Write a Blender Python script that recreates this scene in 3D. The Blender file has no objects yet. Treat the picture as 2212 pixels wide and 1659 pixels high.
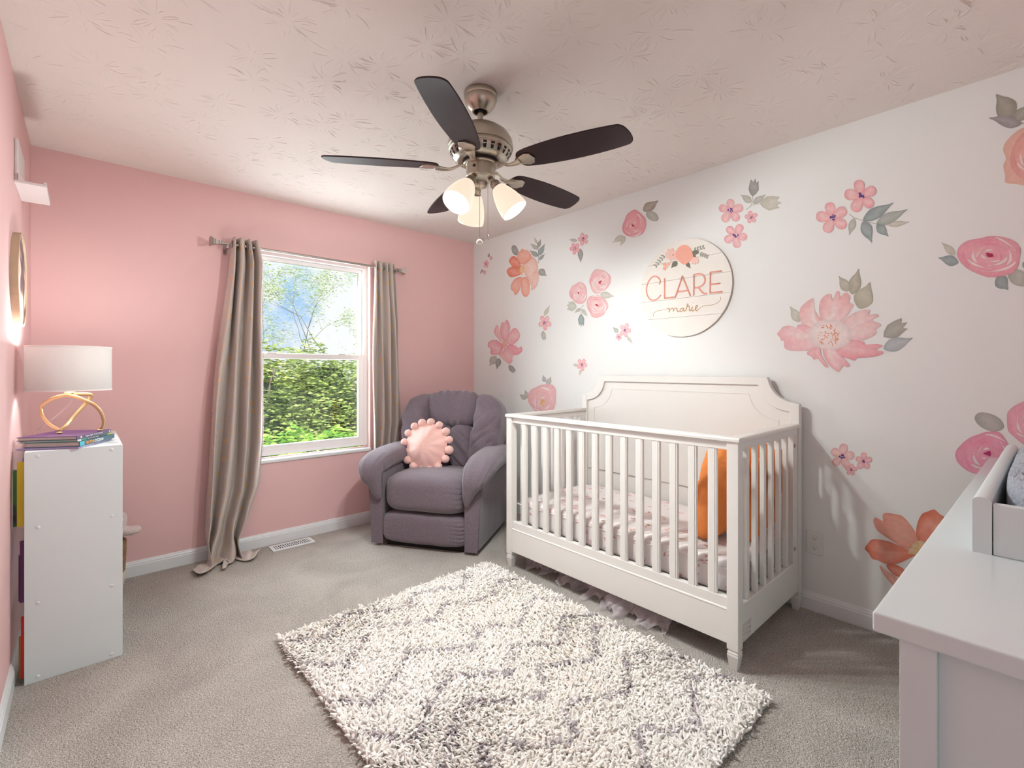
import bpy, math, random
import numpy as np
from mathutils import Vector, Matrix, noise as mnoise

random.seed(7)
rng = np.random.default_rng(7)
S = bpy.context.scene
COL = S.collection

# ------------------------------------------------------------------ camera
F, CX, HY, CZ = 1021.0, 1106.0, 798.0, 1.235          # focal length and horizon in pixels of the 2212 x 1659 frame
RX, RY = 0.741702, -0.670730                          # image-right direction on the floor
FX, FY = 0.670730, 0.741702                           # view direction on the floor
cam_d = bpy.data.cameras.new('camera')
cam = bpy.data.objects.new('camera', cam_d); COL.objects.link(cam)
cam_d.sensor_fit = 'HORIZONTAL'; cam_d.sensor_width = 36.0
cam_d.lens = 36.0 * F / 2212.0
cam_d.shift_x = 0.0
cam_d.shift_y = -(829.5 - HY) / 2212.0
cam_d.clip_start = 0.03; cam_d.clip_end = 300
cam.matrix_world = Matrix(((RX, 0, -FX, 0), (RY, 0, -FY, 0), (0, 1, 0, CZ), (0, 0, 0, 1)))
S.camera = cam

# ------------------------------------------------------------------ colour management
S.view_settings.view_transform = 'Standard'
S.view_settings.look = 'None'
S.view_settings.gamma = 1.0
S.view_settings.use_curve_mapping = False
S.view_settings.exposure = 0.85
cy = S.cycles
cy.max_bounces = 7; cy.diffuse_bounces = 4; cy.glossy_bounces = 3
cy.transmission_bounces = 4; cy.transparent_max_bounces = 8
cy.caustics_reflective = False; cy.caustics_refractive = False
cy.sample_clamp_indirect = 4.0
cy.use_adaptive_sampling = True; cy.adaptive_threshold = 0.02
cy.use_denoising = True

# ------------------------------------------------------------------ sky (blue with broken cloud)
W = bpy.data.worlds.new('sky'); S.world = W; W.use_nodes = True
nt = W.node_tree; nt.nodes.clear()
wo = nt.nodes.new('ShaderNodeOutputWorld'); bg = nt.nodes.new('ShaderNodeBackground')
tc = nt.nodes.new('ShaderNodeTexCoord')
n1 = nt.nodes.new('ShaderNodeTexNoise'); n1.inputs['Scale'].default_value = 5.5; n1.inputs['Detail'].default_value = 7
n1.inputs['Roughness'].default_value = 0.62
cr = nt.nodes.new('ShaderNodeValToRGB')
cr.color_ramp.elements[0].position = 0.37; cr.color_ramp.elements[0].color = (0.42, 0.66, 0.97, 1)
cr.color_ramp.elements[1].position = 0.49; cr.color_ramp.elements[1].color = (0.98, 0.99, 1.0, 1)
nt.links.new(tc.outputs['Generated'], n1.inputs['Vector'])
nt.links.new(n1.outputs['Fac'], cr.inputs['Fac'])
nt.links.new(cr.outputs['Color'], bg.inputs['Color'])
bg.inputs['Strength'].default_value = 0.60
nt.links.new(bg.outputs[0], wo.inputs[0])

def light(name, kind, loc, power, color=(1, 1, 1), rot=None, **kw):
    d = bpy.data.lights.new(name, kind); d.energy = power; d.color = color
    for k, v in kw.items(): setattr(d, k, v)
    o = bpy.data.objects.new(name, d); COL.objects.link(o); o.location = loc
    if rot: o.rotation_euler = rot
    return o

# sun behind the house: lights the trees, never reaches the room
sun = light('sun', 'SUN', (0, -20, 30), 4.6, (1.0, 0.96, 0.88), angle=0.02)
sun.rotation_euler = Vector((0.35, 0.75, -0.62)).to_track_quat('-Z', 'Y').to_euler()
# daylight coming in through the window opening and an unseen fill lamp added in the doorway behind the camera
win = light('window_daylight', 'AREA', (1.29, 3.80, 1.33), 20, (0.88, 0.94, 1.0), shape='RECTANGLE', size=0.8, size_y=1.4)
win.rotation_euler = Vector((0, -1, -0.15)).to_track_quat('-Z', 'Z').to_euler()
door_fill = light('doorway_fill', 'AREA', (0.25, -0.68, 1.30), 1.8, (0.90, 1.0, 1.04), shape='RECTANGLE', size=0.9, size_y=1.6)
door_fill.rotation_euler = Vector((0.12, 1, 0.05)).to_track_quat('-Z', 'Z').to_euler()
FAN_POWER, LAMP_POWER = 20.5, 6.0

# ------------------------------------------------------------------ measuring helpers: a sight line from the camera station meets a real plane
def _ray(px, py):
    u = (px - CX) / F; v = (HY - py) / F
    return FX + u * RX, FY + u * RY, v
def at_x(px, py, x):
    a, b, c = _ray(px, py); t = x / a; return (x, b * t, CZ + c * t)
def at_y(px, py, y):
    a, b, c = _ray(px, py); t = y / b; return (a * t, y, CZ + c * t)
def at_z(px, py, z):
    a, b, c = _ray(px, py); t = (z - CZ) / c; return (a * t, b * t, z)
def at_t(px, py, t):
    a, b, c = _ray(px, py); return (a * t, b * t, CZ + c * t)
XR, YW, XL, YN, ZC = 2.774, 3.614, -0.214, -0.50, 2.44

# ------------------------------------------------------------------ materials
MATS = {}
def mat(name, color, rough=0.55, metal=0.0, bump=None, bump_s=0.1, var=0.0, var_scale=8.0, spec=0.5, sheen=0.0, coords='Object', bump_dist=0.01, coat=0.0, emit=None, detail=3.0):
    if name in MATS: return MATS[name]
    m = bpy.data.materials.new(name); m.use_nodes = True
    n = m.node_tree; b = n.nodes['Principled BSDF']
    b.inputs['Base Color'].default_value = (*color, 1)
    b.inputs['Roughness'].default_value = rough; b.inputs['Metallic'].default_value = metal
    b.inputs['Specular IOR Level'].default_value = spec
    if sheen: b.inputs['Sheen Weight'].default_value = sheen
    if coat: b.inputs['Coat Weight'].default_value = coat
    if emit:
        b.inputs['Emission Color'].default_value = (*emit[0], 1); b.inputs['Emission Strength'].default_value = emit[1]
    t = n.nodes.new('ShaderNodeTexCoord')
    if var:
        ns = n.nodes.new('ShaderNodeTexNoise'); ns.inputs['Scale'].default_value = var_scale; ns.inputs['Detail'].default_value = detail
        n.links.new(t.outputs[coords], ns.inputs['Vector'])
        mx = n.nodes.new('ShaderNodeMix'); mx.data_type = 'RGBA'
        mx.inputs['A'].default_value = (*[c * (1 - var) for c in color], 1)
        mx.inputs['B'].default_value = (*[min(1, c * (1 + var)) for c in color], 1)
        n.links.new(ns.outputs['Fac'], mx.inputs['Factor'])
        n.links.new(mx.outputs['Result'], b.inputs['Base Color'])
    if bump:
        nb = n.nodes.new('ShaderNodeTexNoise'); nb.inputs['Scale'].default_value = bump; nb.inputs['Detail'].default_value = 3
        n.links.new(t.outputs[coords], nb.inputs['Vector'])
        bp = n.nodes.new('ShaderNodeBump'); bp.inputs['Strength'].default_value = bump_s; bp.inputs['Distance'].default_value = bump_dist
        n.links.new(nb.outputs['Fac'], bp.inputs['Height']); n.links.new(bp.outputs['Normal'], b.inputs['Normal'])
    MATS[name] = m
    return m
def N(m, kind, **kw):
    x = m.node_tree.nodes.new(kind)
    for k, v in kw.items():
        if k in x.inputs.keys(): x.inputs[k].default_value = v
        else: setattr(x, k, v)
    return x
def L(m, a, b): m.node_tree.links.new(a, b)
def P(m): return m.node_tree.nodes['Principled BSDF']

def vcol_mat(name, rough=0.6, mottling=0.18, scale=40.0, spec=0.3):
    m = mat(name, (1, 1, 1), rough, spec=spec)
    a = N(m, 'ShaderNodeAttribute', attribute_name='Col')
    t = N(m, 'ShaderNodeTexCoord'); ns = N(m, 'ShaderNodeTexNoise', Scale=scale, Detail=4.0)
    L(m, t.outputs['Object'], ns.inputs['Vector'])
    mr = N(m, 'ShaderNodeMapRange'); mr.inputs['To Min'].default_value = 1 - mottling; mr.inputs['To Max'].default_value = 1 + mottling
    L(m, ns.outputs['Fac'], mr.inputs['Value'])
    mx = N(m, 'ShaderNodeVectorMath', operation='SCALE')
    L(m, a.outputs['Color'], mx.inputs[0]); L(m, mr.outputs['Result'], mx.inputs['Scale'])
    L(m, mx.outputs[0], P(m).inputs['Base Color'])
    return m

M_pink = mat('pink_wall_paint', (0.80, 0.515, 0.505), 0.62, bump=260, bump_s=0.12, bump_dist=0.002, spec=0.35)
M_white = mat('white_wall_paint', (0.80, 0.80, 0.785), 0.62, bump=260, bump_s=0.12, bump_dist=0.002, spec=0.35)
M_ceil = mat('ceiling_paint', (0.82, 0.755, 0.705), 0.85, bump=60, bump_s=0.35, bump_dist=0.004, spec=0.2)
M_trim = mat('white_trim_paint', (0.79, 0.805, 0.815), 0.35, var=0.02)
M_vinyl = mat('window_vinyl', (0.84, 0.80, 0.79), 0.3, var=0.02)
M_crib = mat('crib_paint', (0.77, 0.755, 0.72), 0.35, var=0.02)
M_furn = mat('grey_white_laminate', (0.72, 0.79, 0.80), 0.3, var=0.02)
M_dress = mat('dresser_lacquer', (0.67, 0.735, 0.745), 0.22, var=0.015, coat=0.3)
M_plate = mat('outlet_plastic', (0.76, 0.75, 0.72), 0.3, var=0.02)
M_dark = mat('dark_gap', (0.015, 0.013, 0.012), 0.8, var=0.1)
M_steel = mat('nickel_rod', (0.42, 0.37, 0.34), 0.38, 0.9, bump=300, bump_s=0.05)
M_nickel = mat('brushed_nickel', (0.47, 0.43, 0.36), 0.30, 1.0, bump=120, bump_s=0.06, var=0.08, var_scale=20)
M_blade = mat('dark_walnut_blade', (0.036, 0.019, 0.021), 0.55, var=0.25, var_scale=14, spec=0.22)
M_gold = mat('brushed_gold', (0.80, 0.58, 0.30), 0.32, 0.85, bump=90, bump_s=0.08)
M_leaf = vcol_mat('sticker_print', 0.65, 0.16, 45)

# carpet
M_carpet = mat('beige_carpet', (0.30, 0.25, 0.21), 0.95, spec=0.1, sheen=0.15)
def _carpet():
    m = M_carpet; t = N(m, 'ShaderNodeTexCoord')
    big = N(m, 'ShaderNodeTexNoise', Scale=2.2, Detail=3.0, Distortion=1.2)
    fine = N(m, 'ShaderNodeTexNoise', Scale=150.0, Detail=4.0, Roughness=0.7)
    vo = N(m, 'ShaderNodeTexVoronoi', Scale=210.0)
    for x in (big, fine, vo): L(m, t.outputs['Object'], x.inputs['Vector'])
    ad = N(m, 'ShaderNodeMath', operation='MULTIPLY_ADD'); ad.inputs[1].default_value = 0.80
    L(m, fine.outputs['Fac'], ad.inputs[0]); 
    mb = N(m, 'ShaderNodeMath', operation='MULTIPLY'); mb.inputs[1].default_value = 0.22
    L(m, big.outputs['Fac'], mb.inputs[0]); L(m, mb.outputs[0], ad.inputs[2])
    r = N(m, 'ShaderNodeValToRGB'); r.color_ramp.elements[0].position = 0.33; r.color_ramp.elements[0].color = (0.30, 0.26, 0.225, 1)
    r.color_ramp.elements[1].position = 0.62; r.color_ramp.elements[1].color = (0.86, 0.785, 0.71, 1)
    L(m, ad.outputs[0], r.inputs['Fac']); L(m, r.outputs['Color'], P(m).inputs['Base Color'])
    h = N(m, 'ShaderNodeMath', operation='SUBTRACT'); L(m, fine.outputs['Fac'], h.inputs[0]); L(m, vo.outputs['Distance'], h.inputs[1])
    bp = N(m, 'ShaderNodeBump', Strength=0.9, Distance=0.012); L(m, h.outputs[0], bp.inputs['Height']); L(m, bp.outputs['Normal'], P(m).inputs['Normal'])
_carpet()

# recliner cloth: purple grey chenille with a light fleck
def weave(name, c1, c2, scale=320.0, rough=0.95, bump=0.35):
    m = mat(name, c1, rough, spec=0.15, sheen=0.35)
    t = N(m, 'ShaderNodeTexCoord'); mp = N(m, 'ShaderNodeMapping'); mp.inputs['Scale'].default_value = (1, 1, 0.45)
    L(m, t.outputs['Object'], mp.inputs['Vector'])
    a = N(m, 'ShaderNodeTexNoise', Scale=scale, Detail=2.0); L(m, mp.outputs[0], a.inputs['Vector'])
    b = N(m, 'ShaderNodeTexNoise', Scale=9.0, Detail=4.0); L(m, t.outputs['Object'], b.inputs['Vector'])
    r = N(m, 'ShaderNodeValToRGB'); r.color_ramp.elements[0].position = 0.37; r.color_ramp.elements[0].color = (*c1, 1)
    r.color_ramp.elements[1].position = 0.72; r.color_ramp.elements[1].color = (*c2, 1)
    L(m, a.outputs['Fac'], r.inputs['Fac']); L(m, r.outputs['Color'], P(m).inputs['Base Color'])
    s = N(m, 'ShaderNodeMath', operation='MULTIPLY_ADD'); s.inputs[1].default_value = 0.12
    L(m, a.outputs['Fac'], s.inputs[0]); L(m, b.outputs['Fac'], s.inputs[2])
    bp = N(m, 'ShaderNodeBump', Strength=bump, Distance=0.02); L(m, s.outputs[0], bp.inputs['Height']); L(m, bp.outputs['Normal'], P(m).inputs['Normal'])
    return m
M_chair = weave('purple_grey_chenille', (0.110, 0.082, 0.102), (0.27, 0.225, 0.255), 620.0)
M_plush = mat('pink_plush', (0.92, 0.58, 0.52), 0.95, sheen=0.6, bump=60, bump_s=0.3, spec=0.1, var=0.08, var_scale=10)
M_orange = mat('orange_cotton', (0.80, 0.26, 0.075), 0.9, bump=14, bump_s=0.4, bump_dist=0.03, var=0.06, spec=0.15)
M_fleece = mat('blue_grey_fleece', (0.40, 0.44, 0.52), 0.95, sheen=0.7, bump=90, bump_s=0.9, bump_dist=0.02, var=0.3, var_scale=16, spec=0.1)
M_bunny = mat('pale_pink_fur', (0.74, 0.60, 0.57), 0.95, sheen=0.5, bump=120, bump_s=0.8, bump_dist=0.01, var=0.12, var_scale=30, spec=0.1)
M_wicker = mat('brown_wicker', (0.30, 0.18, 0.085), 0.7, var=0.4, var_scale=60)
M_cotton = mat('cream_cotton_rope', (0.70, 0.62, 0.54), 0.85, var=0.12, var_scale=60)
M_wood = mat('pale_wood_frame', (0.50, 0.37, 0.25), 0.6, var=0.2, var_scale=14, bump=60, bump_s=0.15)
M_page = mat('book_pages', (0.60, 0.56, 0.50), 0.8, var=0.12, var_scale=200)
M_cord = mat('clear_cord', (0.80, 0.62, 0.58), 0.3, var=0.03)

def mix_shader(name, shaders):
    m = bpy.data.materials.new(name); m.use_nodes = True; n = m.node_tree; n.nodes.clear()
    out = n.nodes.new('ShaderNodeOutputMaterial'); prev = None
    for kind, wgt, props in shaders:
        s = n.nodes.new(kind)
        for k, v in props.items(): s.inputs[k].default_value = v
        if prev is None: prev = s.outputs[0]
        else:
            mx = n.nodes.new('ShaderNodeMixShader'); mx.inputs[0].default_value = wgt
            n.links.new(prev, mx.inputs[1]); n.links.new(s.outputs[0], mx.inputs[2]); prev = mx.outputs[0]
    n.links.new(prev, out.inputs[0]); MATS[name] = m
    return m
M_glass = mix_shader('window_glass', [('ShaderNodeBsdfTransparent', 1, {'Color': (0.97, 0.99, 0.98, 1)}), ('ShaderNodeBsdfGlossy', 0.05, {'Roughness': 0.01, 'Color': (1, 1, 1, 1)})])
M_opal = mat('lit_opal_glass', (0.30, 0.28, 0.25), 0.18, emit=((1.0, 0.80, 0.62), 0.50), var=0.02)
M_shade = mix_shader('linen_lamp_shade', [('ShaderNodeBsdfTranslucent', 1, {'Color': (0.36, 0.34, 0.33, 1)}), ('ShaderNodeBsdfDiffuse', 0.62, {'Color': (0.86, 0.82, 0.80, 1)}),
                                          ('ShaderNodeBsdfTransparent', 0.03, {'Color': (1, 0.97, 0.94, 1)})])
M_tulle = mix_shader('glitter_tulle', [('ShaderNodeBsdfTransparent', 1, {'Color': (0.97, 0.95, 0.96, 1)}), ('ShaderNodeBsdfDiffuse', 0.42, {'Color': (0.80, 0.72, 0.74, 1)})])
M_bulb = mat('lit_bulb', (1, 1, 1), 0.4, emit=((1.0, 0.95, 0.88), 3.0), var=0.01)

# ------------------------------------------------------------------ mesh helpers
WL = {}
def V3(a): return np.asarray(a, float)
class B:
    def __init__(s, xf=None): s.v = []; s.f = []; s.xf = xf; s.c = None; s.uv = None; s.mi = []
    def add(s, v, f, col=None, uv=None, mi=0):
        o = len(s.v); v = [tuple(map(float, p)) for p in v]
        s.v += v; s.f += [tuple(i + o for i in q) for q in f]; s.mi += [mi] * len(f)
        if col is not None:
            if s.c is None: s.c = [(1, 1, 1)] * o
            if len(col) == 3 and not hasattr(col[0], '__len__'): col = [col] * len(v)
            s.c += list(col)
        elif s.c is not None: s.c += [(1, 1, 1)] * len(v)
        if uv is not None:
            if s.uv is None: s.uv = [(0, 0)] * o
            s.uv += list(uv)
        elif s.uv is not None: s.uv += [(0, 0)] * len(v)
        return s
    def box(s, x0, x1, y0, y1, z0, z1, mi=0, col=None):
        v = [(x, y, z) for x in (x0, x1) for y in (y0, y1) for z in (z0, z1)]
        return s.add(v, [(0, 1, 3, 2), (4, 6, 7, 5), (0, 4, 5, 1), (2, 3, 7, 6), (0, 2, 6, 4), (1, 5, 7, 3)], mi=mi, col=col)
    def obox(s, c, hx, hy, hz, ux=(1, 0, 0), uy=(0, 1, 0), uz=(0, 0, 1), mi=0):
        c, ux, uy, uz = map(V3, (c, ux, uy, uz))
        v = [c + a * hx * ux + b * hy * uy + d * hz * uz for a in (-1, 1) for b in (-1, 1) for d in (-1, 1)]
        return s.add(v, [(0, 1, 3, 2), (4, 6, 7, 5), (0, 4, 5, 1), (2, 3, 7, 6), (0, 2, 6, 4), (1, 5, 7, 3)], mi=mi)
    def tube(s, path, r, n=10, cap=True, flat=1.0, up=(0, 0, 1), col=None):
        path = [V3(p) for p in path]; m = len(path)
        rr = r if hasattr(r, '__len__') else [r] * m
        v = []; up = V3(up)
        for i, p in enumerate(path):
            t = path[min(i + 1, m - 1)] - path[max(i - 1, 0)]; t /= (np.linalg.norm(t) + 1e-12)
            a = np.cross(up, t)
            if np.linalg.norm(a) < 1e-3: a = np.cross((1, 0, 0.1), t)
            a /= np.linalg.norm(a); b = np.cross(t, a)
            for k in range(n):
                q = 2 * math.pi * k / n
                v.append(p + rr[i] * (math.cos(q) * a + flat * math.sin(q) * b))
        f = [(i * n + k, i * n + (k + 1) % n, (i + 1) * n + (k + 1) % n, (i + 1) * n + k) for i in range(m - 1) for k in range(n)]
        if cap: f += [tuple(range(n))[::-1], tuple(range((m - 1) * n, m * n))]
        return s.add(v, f, col=col)
    def cyl(s, p0, p1, r0, r1=None, n=24):
        return s.tube([p0, p1], [r0, r0 if r1 is None else r1], n)
    def lathe(s, prof, c=(0, 0, 0), axis=(0, 0, 1), n=32, closed=False):
        c = V3(c); ax = V3(axis); ax /= np.linalg.norm(ax)
        a = np.cross(ax, (0.0, 1.0, 0.0) if abs(ax[1]) < 0.9 else (1.0, 0, 0)); a /= np.linalg.norm(a); b = np.cross(ax, a)
        v = []
        for r, h in prof:
            r = max(r, 1e-5)
            for k in range(n):
                q = 2 * math.pi * k / n; v.append(c + h * ax + r * (math.cos(q) * a + math.sin(q) * b))
        m = len(prof)
        rng_ = range(m if closed else m - 1)
        f = [(i * n + k, i * n + (k + 1) % n, ((i + 1) % m) * n + (k + 1) % n, ((i + 1) % m) * n + k) for i in rng_ for k in range(n)]
        return s.add(v, f)
    def grid(s, fn, nu, nv, col=None, uvs=None, mi=0):
        v = []; uv = []
        for j in range(nv + 1):
            for i in range(nu + 1):
                a, b = i / nu, j / nv; v.append(fn(a, b)); uv.append((a * (uvs[0] if uvs else 1), b * (uvs[1] if uvs else 1)))
        f = [(j * (nu + 1) + i, j * (nu + 1) + i + 1, (j + 1) * (nu + 1) + i + 1, (j + 1) * (nu + 1) + i) for j in range(nv) for i in range(nu)]
        return s.add(v, f, uv=uv if uvs else None, mi=mi)
    def prism(s, poly, a0, a1, put):
        n = len(poly); v = [put(p, a0) for p in poly] + [put(p, a1) for p in poly]
        f = [tuple(range(n))[::-1], tuple(range(n, 2 * n))] + [(i, (i + 1) % n, (i + 1) % n + n, i + n) for i in range(n)]
        return s.add(v, f)
    def puff(s, c, h, k=5.0, n=12, fn=None, basis=None):
        """rounded cushion: super-ellipsoid of half sizes h"""
        idx = {}; v = []; f = []
        c = V3(c); h = V3(h)
        def vid(p):
            key = tuple(round(q, 5) for q in p)
            if key not in idx: idx[key] = len(v); v.append(p)
            return idx[key]
        for ax in range(3):
            for sg in (-1, 1):
                for i in range(n):
                    for j in range(n):
                        q = []
                        for (di, dj) in ((0, 0), (1, 0), (1, 1), (0, 1)):
                            p = [0, 0, 0]; p[ax] = sg
                            p[(ax + 1) % 3] = math.tan((-1 + 2 * (i + di) / n) * 0.78) / math.tan(0.78)
                            p[(ax + 2) % 3] = math.tan((-1 + 2 * (j + dj) / n) * 0.78) / math.tan(0.78)
                            q.append(vid(p))
                        f.append(tuple(q) if sg > 0 else tuple(q[::-1]))
        out = []
        for p in v:
            p = V3(p); p = p / (np.sum(np.abs(p) ** k) ** (1 / k))
            q = p * h
            if fn is not None: q = V3(fn(p, q))
            if basis is not None: q = q[0] * V3(basis[0]) + q[1] * V3(basis[1]) + q[2] * V3(basis[2])
            out.append(q + c)
        return s.add(out, f)
    def obj(s, name, m=None, parent=None, smooth=False, bevel=0.0, label=None, cat=None, group=None, kind=None, subsurf=0, segs=2, solid=0.0, angle=None):
        pts = np.array(s.v, float)
        if s.xf is not None: pts = np.array([s.xf(p) for p in pts], float)
        lo, hi = pts.min(0), pts.max(0); org = np.array([(lo[0] + hi[0]) / 2, (lo[1] + hi[1]) / 2, lo[2]])
        me = bpy.data.meshes.new(name); me.from_pydata((pts - org).tolist(), [], s.f); me.update()
        if s.c is not None:
            ca = me.color_attributes.new('Col', 'FLOAT_COLOR', 'POINT')
            arr = np.ones((len(s.c), 4)); arr[:, :3] = np.array(s.c)[:, :3]; ca.data.foreach_set('color', arr.ravel())
        if s.uv is not None:
            ul = me.uv_layers.new(name='UVMap'); li = np.empty(len(me.loops), int); me.loops.foreach_get('vertex_index', li)
            ul.data.foreach_set('uv', np.array(s.uv, float)[li].ravel())
        ms = m if isinstance(m, (list, tuple)) else [m]
        for x in ms:
            if x: me.materials.append(x)
        if len(ms) > 1: me.polygons.foreach_set('material_index', s.mi)
        if smooth: me.polygons.foreach_set('use_smooth', [True] * len(me.polygons))
        o = bpy.data.objects.new(name, me); COL.objects.link(o)
        base = np.zeros(3)
        if parent is not None: o.parent = parent; base = WL[parent]
        o.location = tuple(org - base); WL[o] = org
        if solid:
            md = o.modifiers.new('solid', 'SOLIDIFY'); md.thickness = solid; md.offset = 0
        if bevel:
            md = o.modifiers.new('bevel', 'BEVEL'); md.width = bevel; md.segments = segs; md.limit_method = 'ANGLE'; md.angle_limit = 0.6
            md.harden_normals = False
        if subsurf:
            md = o.modifiers.new('sub', 'SUBSURF'); md.levels = subsurf; md.render_levels = subsurf
        if smooth and angle is not None:
            try: me.set_sharp_from_angle(angle=angle)
            except Exception: pass
        tag(o, label, cat, group, kind)
        return o
def tag(o, label=None, cat=None, group=None, kind=None):
    if label: o['label'] = label
    if cat: o['category'] = cat
    if group: o['group'] = group
    if kind: o['kind'] = kind
    return o
def thing(name, loc, label, cat, group=None):
    o = bpy.data.objects.new(name, None); COL.objects.link(o); o.location = loc; o.empty_display_size = 0.1
    WL[o] = V3(loc); return tag(o, label, cat, group)
def catmull(pts, n=6, closed=False):
    pts = [V3(p) for p in pts]; m = len(pts); out = []
    for i in range(m if closed else m - 1):
        g = (lambda k: pts[k % m]) if closed else (lambda k: pts[max(0, min(m - 1, k))])
        p0, p1, p2, p3 = g(i - 1), g(i), g(i + 1), g(i + 2)
        for k in range(n):
            t = k / n
            out.append(0.5 * ((2 * p1) + (-p0 + p2) * t + (2 * p0 - 5 * p1 + 4 * p2 - p3) * t * t + (-p0 + 3 * p1 - 3 * p2 + p3) * t ** 3))
    if not closed: out.append(pts[-1])
    return out
def copyof(o, parent, shift):
    c = o.copy(); COL.objects.link(c); c.parent = parent
    c.location = tuple(V3(o.location) + V3(shift)); WL[c] = WL[o] + V3(shift)
    return c

# ================================================================== ROOM SHELL
T = 0.12
B().box(XL - T, XR + T, YN - T, YW + T, -0.12, 0).obj('floor', M_carpet, kind='structure')
ceil = B().box(XL - T, XR + T, YN - T, YW + T, ZC, ZC + 0.1).obj('ceiling', M_ceil, kind='structure')
B().box(XL - T, XL, YN - T, YW + T, 0, ZC).obj('wall_left', M_pink, kind='structure')
B().box(XR, XR + T, YN - T, YW + T, 0, ZC).obj('wall_right', M_white, kind='structure')
WX0, WX1, WZ0, WZ1 = 0.868, 1.719, 0.600, 2.085       # window opening
b = B(); b.box(XL, WX0, YW, YW + T, 0, ZC); b.box(WX1, XR, YW, YW + T, 0, ZC); b.box(WX0, WX1, YW, YW + T, 0, WZ0); b.box(WX0, WX1, YW, YW + T, WZ1, ZC)
b.obj('wall_far', M_pink, kind='structure')
DX0, DX1, DZ = -0.16, 0.80, 2.05                       # doorway behind the camera
b = B(); b.box(XL, DX0, YN - T, YN, 0, ZC); b.box(DX1, XR, YN - T, YN, 0, ZC); b.box(DX0, DX1, YN - T, YN, DZ, ZC)
b.obj('wall_near', M_pink, kind='structure')
# hallway shell behind the doorway
b = B(); b.box(XL - 0.3, XR, -2.0, -1.9, 0, ZC); b.box(XL - 0.4, XL - 0.3, -2.0, YN - T, 0, ZC); b.box(XR, XR + T, -2.0, YN - T, 0, ZC)
b.obj('wall_hall', M_white, kind='structure')
B().box(XL - 0.4, XR + T, -2.0, YN - T, -0.12, 0).obj('floor_hall', M_carpet, kind='structure')
B().box(XL - 0.4, XR + T, -2.0, YN - T, ZC, ZC + 0.1).obj('ceiling_hall', M_ceil, kind='structure')

# stomp-brush ceiling texture: raised curls of compound radiating from each stomp
def stomp():
    r = random.Random(3); b = B(); spots = []
    y = YN
    while y < YW:
        x = XL
        while x < XR:
            spots.append((x + r.uniform(-.07, .07), y + r.uniform(-.07, .07))); x += 0.225
        y += 0.225
    for cx, cyy in spots:
        a0 = r.uniform(0, 6.28)
        for k in range(r.randint(14, 24)):
            a = a0 + k * 6.28 / 12 + r.uniform(-.3, .3); r0 = r.uniform(.015, .055); ln = r.uniform(.020, .080)
            w = r.uniform(.0008, .0019); h = r.uniform(.0008, .0030); bend = r.uniform(-.22, .22)
            pts = []
            for q in range(5):
                t = q / 4; rr = r0 + ln * t; aa = a + bend * t * t
                pts.append((cx + rr * math.cos(aa), cyy + rr * math.sin(aa)))
            if any(not (XL + .004 < p[0] < XR - .004 and YN < p[1] < YW - .004) for p in pts): continue
            v = []
            for q, p in enumerate(pts):
                i0, i1 = max(0, q - 1), min(4, q + 1)
                dx, dy = pts[i1][0] - pts[i0][0], pts[i1][1] - pts[i0][1]; l = math.hypot(dx, dy) + 1e-9
                nx, ny = -dy / l, dx / l; s = math.sin(math.pi * (0.12 + 0.80 * q / 4))
                v += [(p[0] + nx * w * s, p[1] + ny * w * s, ZC), (p[0], p[1], ZC - h * s * (0.5 + q / 5)), (p[0] - nx * w * s, p[1] - ny * w * s, ZC)]
            f = []
            for q in range(4):
                o = q * 3; f += [(o, o + 1, o + 4, o + 3), (o + 1, o + 2, o + 5, o + 4)]
            b.add(v, f)
    WL[ceil] = WL[ceil]
    b.obj('stomp_texture', M_ceil, parent=ceil, smooth=True, kind='stuff')
stomp()

# baseboards (moulded profile)
bbp = [(0, 0), (0.013, 0), (0.013, 0.062), (0.0105, 0.068), (0.0105, 0.074), (0.007, 0.080), (0.0045, 0.088), (0, 0.09)]
B().prism(bbp, XL, XR, lambda p, a: (a, YW - p[0], p[1])).obj('baseboard_far', M_trim, kind='structure')
B().prism(bbp, YN, YW - 0.013, lambda p, a: (XR - p[0], a, p[1])).obj('baseboard_right', M_trim, kind='structure')
B().prism(bbp, YN, YW - 0.013, lambda p, a: (XL + p[0], a, p[1])).obj('baseboard_left', M_trim, kind='structure')

# ------------------------------------------------------------------ window
wo_ = thing('window_1', (1.29, YW + 0.08, WZ0), 'white double-hung window with tree view in pink wall', 'window'); wo_['kind'] = 'structure'
for k in ('category',): 
    if k in wo_: del wo_[k]
def frame_rect(b, x0, x1, z0, z1, w, y0, y1, wb=None, wt=None):
    wb = w if wb is None else wb; wt = w if wt is None else wt
    b.box(x0, x0 + w, y0, y1, z0, z1); b.box(x1 - w, x1, y0, y1, z0, z1)
    b.box(x0 + w, x1 - w, y0, y1, z0, z0 + wb); b.box(x0 + w, x1 - w, y0, y1, z1 - wt, z1)
    return b
yf = YW + 0.055
frame_rect(B(), WX0, WX1, WZ0 + 0.018, WZ1, 0.030, yf, YW + 0.13, wt=0.035).obj('window_frame', M_vinyl, wo_, bevel=0.003)
frame_rect(B(), WX0 + 0.030, WX1 - 0.030, 1.325, WZ1 - 0.035, 0.030, yf + 0.035, yf + 0.062).obj('upper_sash', M_vinyl, wo_, bevel=0.003)
ls = frame_rect(B(), WX0 + 0.028, WX1 - 0.028, WZ0 + 0.045, 1.352, 0.046, yf + 0.004, yf + 0.034, wb=0.045, wt=0.040).obj('lower_sash', M_vinyl, wo_, bevel=0.003)
B().box(WX0 + 0.055, WX1 - 0.055, yf + 0.047, yf + 0.051, 1.34, WZ1 - 0.06).obj('pane', M_glass, wo_)
B().box(WX0 + 0.07, WX1 - 0.07, yf + 0.017, yf + 0.021, WZ0 + 0.08, 1.32).obj('pane', M_glass, wo_)
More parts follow.
